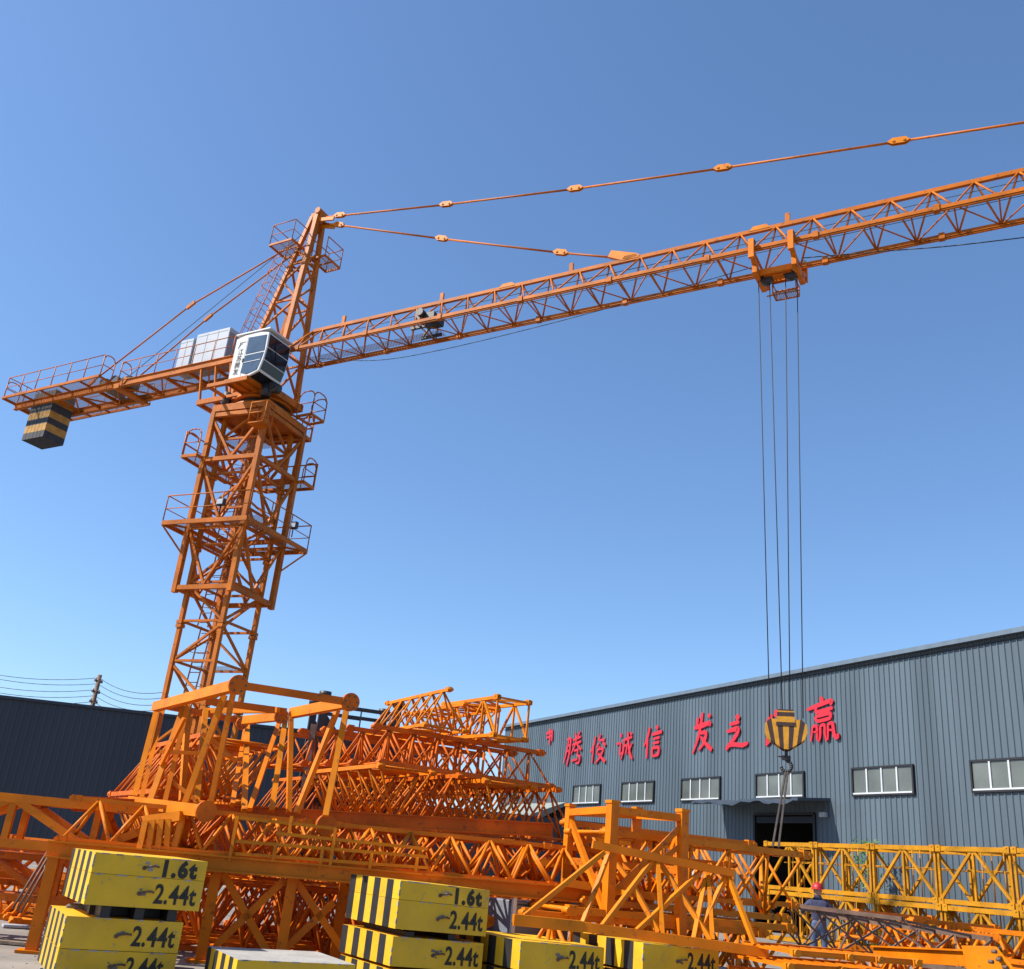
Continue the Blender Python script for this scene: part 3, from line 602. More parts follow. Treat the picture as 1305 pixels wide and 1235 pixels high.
t = MB(); t.box(up(.65, 1.15, 17.09), U * .74, NB * .56, Z * .025); t.build('cab_roof', M['white'], cab)
for i, ch in enumerate('江苏腾发'):
    lettering('cab_lettering', ch, .235, up(.13 - .012 * i, cb1 + .012, 16.32 - i * .245), U, Z, M['stencil'], cab, off=.0, ext=.002)
t = MB()        # winged emblem above the characters
for k, (x0, x1) in enumerate(((.12, .40), (.13, .27), (.12, .19))): z = 16.76 - k * .055; t.prism([up(x0, cb1 + .004, z - .012), up(x1, cb1 + .004, z), up(x1, cb1 + .004, z + .012), up(x0 + .01, cb1 + .004, z + .012)], NB * .006)
t.prism([up(.09, cb1 + .004, 16.56), up(.11, cb1 + .004, 16.56), up(.165, cb1 + .004, 16.70), up(.145, cb1 + .004, 16.70)], NB * .0085)
t.build('emblem', M['stencil'], cab)
# counter jib
t = MB()
for b in (-.6, .6): t.beam(up(-1.0, b, 17.0), up(-13.1, b, 17.0), .07, .24); t.beam(up(-1.0, b, 17.125), up(-13.1, b, 17.125), .16, .02); t.beam(up(-1.0, b, 16.875), up(-13.1, b, 16.875), .16, .02)
for k in range(11): a = -1.2 - k * 1.18; t.beam(up(a, -.6, 16.98), up(a, .6, 16.98), .06, .12)
for k in range(10):
    a = -1.2 - k * 1.18; s_ = 1 if k % 2 else -1; t.beam(up(a, .58 * s_, 16.9), up(a - 1.18, -.58 * s_, 16.9), .05, .05)
for b in (-.6, .6): t.beam(up(-1.0, b, 17.0), up(-.7, b * .95, 16.9), .16, .3)
t.box(up(-7.0, 0, 16.83), U * .15, NB * .7, Z * .05); t.beam(up(-6.6, .62, 17.2), up(-6.95, .62, 16.8), .1, .2)
cj = t.build('counter_jib', CR, crane)
t = MB(); t.quad(up(-1, -.58, 17.05), up(-13, -.58, 17.05), up(-13, .58, 17.05), up(-1, .58, 17.05)); t.quad(up(-7.4, .66, 17.14), up(-13.05, .66, 17.14), up(-13.05, 1.2, 17.14), up(-7.4, 1.2, 17.14)); t.quad(up(-7.4, -.66, 17.14), up(-13.05, -.66, 17.14), up(-13.05, -1.2, 17.14), up(-7.4, -1.2, 17.14)); t.build('deck', M['mesh'], cj)
t = MB()
for sg in (1, -1):
    t.beam(up(-7.4, 1.22 * sg, 17.12), up(-13.1, 1.22 * sg, 17.12), .06, .1)
    for k in range(6): a = -7.4 - k * 1.14; t.beam(up(a, .6 * sg, 17.1), up(a, 1.22 * sg, 17.1), .05, .07)
t.beam(up(-13.1, -1.22, 17.12), up(-13.1, 1.22, 17.12), .06, .1); t.build('side_walkway', CR, cj)
t = MB(); railing(t, [up(-7.4, 1.2, 17.16), up(-13.05, 1.2, 17.16), up(-13.05, -1.2, 17.16), up(-7.4, -1.2, 17.16)], .86, .02); railing(t, [up(-7.0, .68, 17.12), up(-1.3, .68, 17.12)], .78, .018); railing(t, [up(-7.0, -.68, 17.12), up(-1.3, -.68, 17.12)], .78, .018)
hoop(t, up(-7.4, 1.2, 17.16), up(-7.4, .7, 17.16), .9); hoop(t, up(-7.0, .68, 17.12), up(-7.05, .2, 17.12), .85); hoop(t, up(-13.05, 1.2, 17.16), up(-13.05, .6, 17.16), .75); t.build('railing', CR, cj)
t = MB(); c = up(-7.7, 0, 17.35); t.rod(c - NB * .4, c + NB * .4, .26, 16); t.box(c + U * .5, U * .25, NB * .25, Z * .2); t.box(c - U * .45 - Z * .05, U * .18, NB * .5, Z * .18); t.build('hoist_winch', M['dark'], crane)
# electrical cabinets on the counter jib
for a0_, a1, z1, b1 in ((-3.68, -2.05, 18.62, .34), (-4.52, -3.86, 18.55, .3)):
    t = MB(); t.box(up((a0_ + a1) / 2, 0, (17.2 + z1) / 2), U * (a1 - a0_) / 2, NB * b1, Z * (z1 - 17.2) / 2); cb = t.build('control_cabinet', M['pale'], crane, bevel=.015)
    t = MB(); k = 3 if a1 - a0_ > 1 else 2
    for i in range(1, k): t.box(up(a0_ + (a1 - a0_) * i / k, b1 + .002, (17.2 + z1) / 2), U * .008, NB * .004, Z * (z1 - 17.2) / 2 * .92)
    t.box(up((a0_ + a1) / 2, b1 + .003, z1 - .12), U * (a1 - a0_) / 2 * .9, NB * .003, Z * .008); t.box(up(a1 + .003, 0, 17.9), U * .004, NB * b1 * .85, Z * .55)  # last box is a darker grey sheet over the jib-side end
    t.build('door_seam', M['grey'], cb)
# ballast slabs hanging in the end of the counter jib
ca, cb_, czt, czb = -10.72, -12.02, 17.42, 15.38
for k in range(6):
    a1 = ca + (cb_ - ca) * k / 6 - .008; a0_ = ca + (cb_ - ca) * (k + 1) / 6 + .008; t = MB(); zs = [15.38, 15.66, 15.97, 16.23, 16.52, 16.85, 17.15, 17.42]
    for i in range(7):
        bb = (-.33, .60)
        if i == 0: pass
        t.hexa([up(a0_, bb[0], zs[i]), up(a1, bb[0], zs[i]), up(a1, bb[1], zs[i]), up(a0_, bb[1], zs[i]), up(a0_, bb[0], zs[i + 1]), up(a1, bb[0], zs[i + 1]), up(a1, bb[1], zs[i + 1]), up(a0_, bb[1], zs[i + 1])], (i + 1) % 2)
    # drop inner faces between the colour bands
    nb = MB(); nb.v = t.v
    for i in range(7):
        F6 = list(zip(t.f[i * 6:i * 6 + 6], t.m[i * 6:i * 6 + 6]))
        for j, (ff, mm) in enumerate(F6):
            if j == 0 and i > 0 or j == 1 and i < 6: continue
            nb.face(ff, mm)
    nb.build('ballast_slab', [M['cwyellow'], M['cwblack']], crane)
# counter jib ties
for b in (.35, -.35):
    t = MB(); P = [up(.45, b * .4, 21.9), up(-4.3, b * 1.3, 19.95), up(-8.8, b * 1.7, 17.3)]; t.path(P, .03, 7); o = t.build('counter_jib_tie', CR, crane)
    t = MB(); d = (P[2] - P[1]).normalized(); t.beam(P[1] - d * .2, P[1] + d * .2, .08, .13); t.beam(P[2] - d * .3, P[2], .08, .14); t.build('tie_link', CR, o)
t = MB(); t.rod(up(.75, .0, 22.6), up(-7.6, 0, 17.6), .012, 5); t.build('winch_rope', M['rope'], crane)
# ------------------------------------------------------------------ hook block
hk = thing('hook_block', 'yellow and dark striped hook block hanging on four ropes in front of the workshop', 'hook block', up(HX, 0, 3.6))
def strip_poly(poly, xa, xb):      # clip polygon between two slanted lines x = const in (x,z)
    def clip(P, fn):
        out = []
        for i in range(len(P)):
            a, b = P[i], P[(i + 1) % len(P)]; fa, fb = fn(a), fn(b)
            if fa >= 0: out.append(a)
            if fa * fb < 0: k = fa / (fa - fb); out.append((a[0] + (b[0] - a[0]) * k, a[1] + (b[1] - a[1]) * k))
        return out
    P = clip(poly, lambda p: xa(p)); return clip(P, lambda p: -xb(p))
XD = azv(120.15)
def hkp(x, y, z): return up(HX, 0, 0) + azv(106) * x + azv(196) * y + Z * z
body = [(-.44, 4.68), (-.42, 4.86), (-.30, 4.95), (0, 4.86), (.30, 4.95), (.42, 4.86), (.45, 4.68), (.38, 4.55), (.06, 4.33), (-.06, 4.33), (-.38, 4.53)]
left = [(-.44, 4.68), (-.43, 4.84), (-.32, 4.95), (-.12, 4.93), (0, 4.86), (0, 4.32), (-.06, 4.32), (-.38, 4.53)]
t = MB(); edges = [-1.0, -.30, -.175, -.06, .06 - .12 + .06, 1]
cuts = [-.6, -.365, -.265, -.165, -.06, .0]
for sg in (1, -1):
    for i in range(len(cuts) - 1):
        c0, c1 = cuts[i], cuts[i + 1]; sl = lambda p, c: p[0] - (c * (.75 + .35 * (p[1] - 4.3) / .6))
        P = strip_poly(left, lambda p: sl(p, c0), lambda p: sl(p, c1)) if i else strip_poly(left, lambda p: 1, lambda p: sl(p, c1))
        if len(P) < 3: continue
        for y0 in (-.19, .13): t.prism([hkp(sg * x, y0, z) for x, z in (P if sg > 0 else P[::-1])], azv(196) * .06, i % 2)
hb_ = t.build('side_plates', [M['cwyellow2'] if 'cwyellow2' in M else mat('hook_yellow', (.62, .28, .012), .5, .2, 6, .2), mat('hook_dark', (.05, .022, .015), .6, .3, 6)], hk)
HY, HD = hb_.data.materials[0], hb_.data.materials[1]
t = MB(); zs = [4.88, 4.94, 5.02, 5.07, 5.12]
for i, (z0, z1, mi) in enumerate(((4.80, 4.88, 1), (4.88, 5.0, 0), (5.0, 5.09, 1), (5.09, 5.12, 0), (5.12, 5.15, 1))): t.box(hkp(0, 0, (z0 + z1) / 2), azv(106) * (.2 - .01 * i), azv(196) * .2, Z * ((z1 - z0) / 2 - .0005), mi)
t.build('top_housing', [HY, HD], hk)
for x in (-.22, .22): t = MB(); t.rod(hkp(x, -.1, 4.72), hkp(x, .1, 4.72), .19, 20); t.build('pulley', M['dark'], hk)
t = MB(); t.rod(hkp(0, 0, 4.36), hkp(0, 0, 4.14), .035, 10); t.box(hkp(0, 0, 4.16), azv(106) * .09, azv(196) * .05, Z * .045); t.rod(hkp(-.2, 0, 4.2), hkp(-.05, 0, 4.16), .015, 6)
P = [hkp(.11 * math.sin(q), 0, 3.99 + .11 * math.cos(q)) for q in [R_(a) for a in range(0, 271, 22)]]; t.path([hkp(0, 0, 4.14)] + P, .035, 8); t.build('hook', M['dark'], hk)
# lifting slings down to the lattice
slt = MB(); top = hkp(0, 0, 3.87); bot = at(988, 1080, 20.5)
for dx in (-.05, .06): slt.beam(top + azv(106) * dx * .4, bot + azv(106) * dx, .035, .05); 
tag(slt.build('lifting_sling', M['sling'], loc=bot), 'pair of dark lifting slings running down from the crane hook to the lattice below', 'sling')
# ------------------------------------------------------------------ lattice sections
def lug(t, p, ax, r, mi=0): t.rod(V(p) - V(ax) * r, V(p) + V(ax) * r, r * .9, 8, mi)
def tri_proto(L, w, h, n, m, ch=.07, br=.022, inv=False, name='lattice_section'):
    r = thing(name, None, 'crane section', (0, 0, 0)); za, zb = (0, h) if not inv else (h, 0)
    cp = [(-w / 2, za + (ch / 2 if not inv else -ch / 2)), (w / 2, za + (ch / 2 if not inv else -ch / 2)), (0, zb - (ch / 2 if not inv else -ch / 2))]
    for y, z in cp:
        t = MB(); t.beam((0, y, z), (L, y, z), ch, ch)
        for x in (0, L): t.box((x, y, z), (.06, 0, 0), (0, ch * .75, 0), (0, 0, ch * .75)); t.rod((x + (-.06 if x == 0 else .06), y - ch, z), (x + (-.06 if x == 0 else .06), y + ch, z), ch * .5, 8)
        t.build('chord', m, r)
    t = MB(); st = L / n
    for i in range(n):
        x0, x1, xm = i * st, (i + 1) * st, (i + .5) * st
        for y, z in cp[:2]: t.rod((x0, y, z), (xm, 0, cp[2][1]), br, 6); t.rod((xm, 0, cp[2][1]), (x1, y, z), br, 6)
        t.rod((x0, cp[0][0], cp[0][1]), (x0, cp[1][0], cp[1][1]), br, 5); a, b = (0, 1) if i % 2 else (1, 0); t.rod((x0, cp[a][0], cp[a][1]), (x1, cp[b][0], cp[b][1]), br * .9, 5)
    t.rod((L, cp[0][0], cp[0][1]), (L, cp[1][0], cp[1][1]), br, 5); t.build('bracing', m, r); return r
def box_proto(L, w, h, n, m, ch=.12, br=.05, style='M', name='lattice_section'):
    r = thing(name, None, 'crane section', (0, 0, 0)); cs = [(-w / 2 + ch / 2, ch / 2), (w / 2 - ch / 2, ch / 2), (w / 2 - ch / 2, h - ch / 2), (-w / 2 + ch / 2, h - ch / 2)]
    for y, z in cs:
        t = MB(); t.beam((0, y, z), (L, y, z), ch, ch)
        for x in (.09, L - .09): t.box((x, y, z), (.09, 0, 0), (0, ch * .68, 0), (0, 0, ch * .68)); t.rod((x, y - ch * .8, z + ch * .5), (x, y + ch * .8, z + ch * .5), .035, 8)
        t.build('chord', m, r)
    t = MB(); st = L / n
    for k in range(4):
        (y0, z0), (y1, z1) = cs[k], cs[(k + 1) % 4]
        for i in range(n + 1): x = min(max(i * st, .05), L - .05); t.beam((x, y0, z0), (x, y1, z1), br, br)
        for i in range(n):
            x0, x1 = i * st, (i + 1) * st
            lo, hi = ((y0, z0), (y1, z1)) if z0 < z1 or k in (0,) else ((y1, z1), (y0, z0))
            if (i % 2): t.beam((x0, *hi), (x1, *lo), br * 1.15, br * 1.15)
            else: t.beam((x0, *lo), (x1, *hi), br * 1.15, br * 1.15)
    t.build('bracing', m, r); return r
def rz(az): return R_(90 - az)
used = set()
def place(proto, xy, z, az, label, group, tilt=0, roll=0):
    if proto.name not in used:
        used.add(proto.name); proto.location = (xy[0], xy[1], z); proto.rotation_euler = (roll, tilt, rz(az)); tag(proto, label, 'crane section', group); return proto
    return dup(proto, (xy[0], xy[1], z), rz(az), label, group, tilt, roll)
E1, E2 = azv(61), azv(-29)
OR, O2, O3 = M['orange'], M['orange2'], M['orange3']
ORD = ['leftmost', 'second from left', 'third from left', 'fourth from left', 'fifth from left', 'sixth from left']
TIE = ['ground', 'second', 'third']
# central stack
GS = 'lattice sections in the big central stack'
pa = tri_proto(3.6, 1.05, .98, 7, O2); pbx = tri_proto(3.6, 1.05, .98, 7, OR, inv=True)
pc = tri_proto(4.5, 1.0, .92, 7, O2); pd = tri_proto(3.75, .95, .78, 7, O2, ch=.085)
C2 = at(483, 973, 18.2); C2.z = 0
for j in range(4):
    for r_ in range(2):
        place(pa if (j + r_) % 2 else pbx, C2 + E1 * (.55 + 1.1 * j) + E2 * (r_ * 3.75), 2.02 + .02 * (j % 2), -29 + random.uniform(-1.5, 1.5), 'orange lattice section pointing away, third tier of central stack, %s, %s' % (ORD[j], 'near row' if r_ == 0 else 'far row'), GS)
C1 = at(415, 1000, 17.2); C1.z = 0
for k in range(4): place(pc, C1 + E1 * -.2 + E2 * (.5 + 1.12 * k), 1.04, 61 + random.uniform(-1, 1), 'red-orange lattice section crosswise on second tier of central stack, %s from front' % ['first', 'second', 'third', 'fourth'][k], GS)
for j in range(5): place(pa, C1 + E1 * (.4 + 1.1 * j) + E2 * .1, 0, -29 + random.uniform(-1, 1), 'orange lattice section at ground level under the central stack, %s' % ORD[j], GS)
C3 = at(492, 928, 18.9); C3.z = 0
for k in range(5): place(pd, C3 + E2 * (.45 + 1.0 * k) - E1 * (.15 * k), 3.04 + .015 * k, 61 + (0, 1.5, -1, .8, -.5)[k], 'dark orange lattice section crosswise on upper tier of central stack, %s' % ['nearest', 'second nearest', 'middle', 'second farthest', 'farthest'][k], GS)
pe = tri_proto(2.9, .85, .80, 6, O3, ch=.06, br=.02)
a = at(572, 880, 19.2); place(pe, (a.x, a.y), 3.84, -29, 'light orange triangular lattice section topmost on the central stack, against the sky', GS)
pf = box_proto(2.5, .8, .8, 4, O3, ch=.065, br=.035)
a = at(656, 890, 19.6); place(pf, (a.x, a.y), 3.83, -29, 'light orange rectangular lattice section at the top right of the central stack', GS, tilt=R_(-1.5))
ph = tri_proto(2.6, .8, .7, 5, OR, ch=.06, br=.02, inv=True)
a = at(612, 905, 20.4); place(ph, (a.x, a.y), 3.84, -31, 'orange inverted lattice section wedged between the two topmost sections of the central stack', GS)
# left stack behind the portal frame
GL = 'lattice sections stacked behind the portal frame'
for i, (px, py, rr) in enumerate(((285, 960, 18.6), (345, 955, 16.9), (438, 968, 16.6))):
    b = at(px, py, rr); b.z = 0
    for tdx in range(3 if i < 2 else 2):
        for s_ in range(2 if tdx == 2 and i else 1):
            place((pa, pbx)[(i + tdx + s_) % 2], b - E1 * ((.5, .45, .5)[i] + .72 * s_) - E2 * (.15 * tdx), tdx * 1.0 + .03 * s_, -29 + random.uniform(-2, 2), 'orange lattice section stacked behind portal frame, %s column, %s tier%s' % (['left', 'middle', 'right'][i], TIE[tdx], ', left of a pair' if s_ else ''), GL)
# long frame on the trestle: chords facing us, lattice inside
FA = at(61, 1080, 14.0); FB = at(772, 1142, 14.6); FA.z = 1.19; FB.z = 1.19; fd_ = (FB - FA).normalized(); fn_ = V((-fd_.y, fd_.x, 0)); FL = (FB - FA).length
def fp(s, d, z): return V((FA.x, FA.y, 0)) + fd_ * s + fn_ * d + Z * z
fr = thing('long_frame', 'long orange counter jib frame with railing lying on the trestle behind the yellow blocks', 'crane frame', fp(FL / 2, .6, 1.1))
for d_ in (0, 1.5):
    t = MB(); t.beam(fp(0, d_, 1.16), fp(FL, d_, 1.19), .05, .17); t.beam(fp(0, d_ - .03, 1.25), fp(FL, d_ - .03, 1.28), .12, .02); t.beam(fp(0, d_ - .03, 1.075), fp(FL, d_ - .03, 1.105), .12, .02); t.build('side_beam', OR if d_ == 0 else O2, fr)
t = MB()
for k in range(12): s_ = .1 + k * (FL - .2) / 11; t.beam(fp(s_, 0, 1.17), fp(s_, 1.5, 1.17), .06, .1)
for k in range(11):
    s_ = .1 + k * (FL - .2) / 11; q = k % 2; t.beam(fp(s_, 1.5 * q, 1.15), fp(s_ + (FL - .2) / 11, 1.5 * (1 - q), 1.15), .05, .05)
t.build('cross_members', O2, fr)
def pxs(x, y, d_):   # position along the long frame seen at a pixel, at depth d_ behind its front
    r = ray(x, y); c = fp(0, d_, 0); den = r.x * fd_.y - r.y * fd_.x; tt_ = (c.x * fd_.y - c.y * fd_.x) / den; p = CAM + r * tt_; return (V((p.x, p.y, 0)) - c).dot(fd_), p.z
t = MB()
for x, y0, y1 in ((303, 1040, 1098), (428, 1055, 1105), (372, 1040, 1062), (352, 1075, 1100), (412, 1078, 1107), (474, 1087, 1110), (532, 1092, 1114)):
    s_, z0 = pxs(x, y0, -.03); _, z1 = pxs(x, y1, -.03); t.beam(fp(s_, -.03, z0), fp(s_, -.03, z1), .055, .04)
for (x0, y0), (x1, y1) in (((300, 1072), (545, 1092)), ((352, 1062), (545, 1082)), ((303, 1042), (428, 1056)), ((300, 1088), (545, 1106))):
    s_, z0 = pxs(x0, y0, -.03); s2, z1 = pxs(x1, y1, -.03); t.beam(fp(s_, -.03, z0), fp(s2, -.03, z1), .035, .04)
t.build('railing', O3, fr)
# upper heavy beam with plates
UA = at(95, 1024, 15.2); UB = at(703, 1058, 15.6); t = MB(); t.beam(UA, UB, .12, .17); t.beam(UA + Z * .09, UB + Z * .09, .18, .02); t.beam(UA - Z * .09, UB - Z * .09, .18, .02)
ub_ = t.build('heavy_beam', O2, loc=(UA + UB) / 2 - Z * .1); tag(ub_, 'long dark orange I-beam lying along the top of the lattice frame', 'steel beam')
for x, lab in ((548, None), (585, None)):
    pass
# lattice sections between the beams
GF = 'small lattice sections lying inside the long frame'
pg = tri_proto(3.4, .75, .56, 6, OR, ch=.055, br=.024); pj = tri_proto(3.4, .75, .56, 4, O2, ch=.055, br=.03, inv=True)
az_f = math.degrees(math.atan2(fd_.x, fd_.y))
labs = iter(['leftmost, front row', 'second from left, front row', 'right end, front row', 'leftmost, back row', 'second from left, back row', 'right end, back row', 'leftmost in the rear row', 'centre of the rear row', 'right end of the rear row'])
for row, (d_, pr) in enumerate(((.45, pg), (1.1, pj), (1.75, pg))):
    for k in range(3):
        place(pr, fp(.12 + .2 * row + k * 3.0 - .2 * (k == 2), d_, 0), 1.26, az_f + random.uniform(-.8, .8), 'small orange lattice section under the dark I-beam, ' + next(labs), GF)
GU = 'lattice sections racked on the ground under the long frame'
pu = tri_proto(3.3, .95, .9, 6, O2, ch=.06, br=.024); pv = tri_proto(3.3, .95, .9, 5, OR, ch=.06, br=.024, inv=True)
for k in range(3):
    for row in range(3):
        place((pu, pv)[(k + row) % 2], fp(.9 + k * 3.1, 1.9 + row * .72, 0), .02 + .03 * row, az_f + random.uniform(-2, 2), 'orange lattice section on the ground under the long frame, %s bay, %s row' % (['left', 'middle', 'right'][k], ['front', 'middle', 'back'][row]), GU)
# trestle under the frame
tr_ = thing('trestle', 'orange steel trestle with cross braces carrying the long frame', 'trestle', fp(3, .6, 0))
for (x0, y0), (x1, y1), d_ in (((70, 1090), (33, 1214), .02), ((96, 1095), (78, 1150), 1.4), ((277, 1106), (255, 1216), .3), ((374, 1112), (357, 1210), .3), ((440, 1118), (430, 1200), 1.3), ((560, 1125), (556, 1200), .3), ((690, 1132), (688, 1200), .3)):
    s_, _ = pxs(x0, y0, d_); t = MB(); t.beam(fp(s_, d_, 0.02), fp(s_, d_, 1.07), .16, .13, up=fd_); t.box(fp(s_, d_, .02), fd_ * .16, fn_ * .14, Z * .015); t.build('leg', M['orange'], tr_)
for (x0, y0), (x1, y1) in (((285, 1112), (340, 1212)), ((365, 1110), (275, 1205)), ((378, 1112), (440, 1215)), ((425, 1150), (362, 1210)), ((560, 1128), (680, 1200)), ((690, 1135), (565, 1200))):
    s0_, z0 = pxs(x0, y0, .35); s1_, z1 = pxs(x1, y1, .35); t = MB(); t.beam(fp(s0_, .35, min(z0, 1.05)), fp(s1_, .35, max(z1, .04)), .09, .09); t.build('brace', OR, tr_)
# portal frame with round end plates
pf_ = thing('portal_frame', 'large orange portal frame with round end plates standing above the lattice stack', 'steel frame', at(280, 1035, 14.5))
ZT = 3.32
def T(x, y): return atz(x, y, ZT)
D1, D2, D3, D4 = T(303, 873), T(446, 895), T(358, 913), T(308, 922)
def beamp(name, a, b, w_, h_, m=O3): t = MB(); t.beam(a, b, w_, h_); return t.build(name, m, pf_)
A1 = T(198, 901)
beamp('top_beam', A1, D1, .11, .14); beamp('top_beam', T(372, 909), D2, .11, .14); beamp('top_beam', T(312, 918), D3, .1, .13)
beamp('top_rail', D1, D2, .09, .09, O2); beamp('top_rail', T(262, 893), T(365, 907), .08, .09, O2); beamp('top_rail', T(262, 906), T(355, 905), .07, .08, O3); beamp('top_rail', T(205, 899), T(300, 917), .09, .09, O2)
for c, r_ in ((D1, .125), (D2, .12), (D3, .11), (D4, .1)):
    t = MB(); nrm = (CAM - c); nrm.z = 0; nrm = azv(151); t.rod(c - nrm * .02, c + nrm * .05, r_, 28); pl_ = t.build('end_plate', O2, pf_)
    t = MB(); e_ = nrm.cross(Z)
    for k in range(6): q = k * PI / 3; cc = c + (e_ * math.cos(q) + Z * math.sin(q)) * r_ * .72; t.rod(cc + nrm * .045, cc + nrm * .062, .014, 6)
    t.build('bolt', M['rusty'], pl_)
LG = [((200, 903), (171, 1016), 15.6), ((207, 905), (180, 1018), 15.5), ((236, 897), (192, 1020), 15.0), ((240, 896), (210, 1022), 15.0), ((286, 886), (236, 1024), 14.2), ((297, 884), (268, 1028), 14.0), ((240, 900), (232, 1020), 15.4),
      ((430, 905), (378, 1036), 14.0), ((441, 906), (415, 1040), 13.8), ((371, 908), (368, 1036), 14.4), ((364, 915), (346, 1034), 14.6), ((356, 920), (318, 1032), 14.6), ((315, 925), (311, 1034), 14.8), ((312, 930), (296, 1026), 14.8), ((262, 905), (250, 1025), 15.0)]
for i, (a, b, rr) in enumerate(LG):
    pa_ = T(*a); pb_ = at(b[0], b[1], rr); t = MB(); wd_ = (.078, .066)[i % 2]; t.beam(pa_, pb_, wd_, wd_); t.build('leg', (O3, OR)[i % 2], pf_)
for a, b in (((204, 958), (262, 960)), ((205, 975), (235, 915)), ((258, 935), (292, 965)), ((205, 985), (250, 1020)), ((300, 970), (262, 935))):
    t = MB(); t.beam(at(*a, 15.2), at(*b, 15), .05, .05); t.build('brace', OR, pf_)
B1 = at(168, 1022, 15.2); B2 = at(262, 1034, 13.6); t = MB(); t.beam(B1, B2, .14, .15); t.build('bottom_beam', O3, pf_)
t = MB(); nrm = azv(151); t.rod(B2 - nrm * .03, B2 + nrm * .05, .13, 28); t.build('end_plate', O2, pf_)
t = MB(); t.rod(at(415, 1052, 14) - nrm * .03, at(415, 1052, 14) + nrm * .05, .14, 28); t.build('end_plate', O2, pf_)
t = MB(); t.beam(at(186, 1046, 14.2), at(232, 1040, 13.9), .12, .12); t.build('bottom_beam', O3, pf_)
for a, b in (((195, 1045), (188, 1096)), ((206, 1044), (200, 1096)), ((215, 1044), (212, 1098)), ((232, 1045), (218, 1098)), ((186, 1046), (176, 1092))):
    t = MB(); t.beam(at(*a, 13.95), at(*b, 13.9), .07, .07); t.build('leg', O3, pf_)
# fat lattice girders at the left edge
GG = 'heavy lattice girders at the left edge'
pk = box_proto(3.3, .7, .66, 3, OR, ch=.11, br=.085)
a = at(-95, 1060, 15.6); place(pk, (a.x, a.y), 1.12, 84, 'thick orange lattice girder at the left edge, upper one of two', GG)
pk2 = box_proto(3.0, .7, .60, 3, M['orange2'], ch=.09, br=.07)
a = at(-100, 1060, 16.2); place(pk2, (a.x, a.y), .46, 84, 'thick brownish-orange lattice girder at the left edge, below the upper girder', GG)
a = at(-20, 1060, 19.5); place(pk2, (a.x, a.y), .5, 70, 'thick orange lattice girder lying behind the two at the left edge', GG)
# low bars on the ground at far left
for i, (x0, y0, x1, y1, rr, m_) in enumerate(((-10, 1098, 14, 1100, 16.5, OR), (-10, 1112, 42, 1118, 17.2, O2), (-10, 1122, 46, 1127, 17.4, O2))):
    t = MB(); a, b = at(x0, y0, rr), at(x1, y1, rr)
    for k in range(2): t.beam(a + Z * .02 * k + azv(0) * .1 * k, b + azv(0) * .1 * k, .09, .09)
    t.rod(b - Z * .06, b + Z * .06, .07, 10)
    tag(t.build('steel_bar', m_, loc=(a + b) / 2), ['bright orange lug-ended bar poking in at the left edge', 'upper red-orange bar resting on the low pile at the left edge', 'lower red-orange bar resting on the low pile at the left edge'][i], 'steel bar', 'bars at the left edge')
GK = 'orange frames piled behind the trestle at the left'
t = MB(); a, b = at(62, 1083, 14.3), at(16, 1158, 14.0)
for k in range(3): t.rod(a + fd_ * .04 * k, b + fd_ * .05 * k - Z * .02 * k, .016, 6)
tag(t.build('steel_rod', M['rusty'], loc=b), 'bundle of thin rusty rods leaning on the trestle end at the left', 'steel rod')
# ------------------------------------------------------------------ cube frame, right of centre
cb3 = thing('square_frame', 'bright orange square steel frame standing upright in front of the workshop windows', 'steel frame', at(800, 1195, 14.8))
tops = [at(727, 1030, 14.9), at(781, 1026, 13.7), at(870, 1037, 14.2), at(812, 1034, 15.4)]
for p, w_ in zip(tops, (.105, .125, .125, .105)):
    t = MB(); t.beam(V((p.x, p.y, .02)), p + Z * .03, w_, w_, up=azv(61)); t.build('post', OR, cb3); t = MB(); t.box(p + Z * .04, azv(61) * (w_ / 2 + .012), azv(-29) * (w_ / 2 + .012), Z * .02); t.build('cap_plate', O3, cb3)
def cbm(i, j, za, zb, w_, nm='beam', m=OR): a, b = tops[i], tops[j]; t = MB(); t.beam(V((a.x, a.y, za)), V((b.x, b.y, zb)), w_, w_ * 1.1); t.build(nm, m, cb3)
for i, j in ((0, 1), (1, 2), (2, 3), (3, 0)): cbm(i, j, tops[i].z - .06, tops[j].z - .06, .085); cbm(i, j, .5, .5, .1)
cbm(0, 1, 2.2, .95, .065, 'brace'); cbm(1, 3, 2.2, .6, .06, 'brace'); cbm(3, 2, .6, 2.2, .06, 'brace'); cbm(0, 3, 2.2, .9, .055, 'brace'); cbm(1, 2, 1.2, 2.2, .06, 'brace'); cbm(2, 1, 1.95, 1.2, .05, 'brace')
cbm(0, 2, 1.62, 1.62, .09, 'beam')
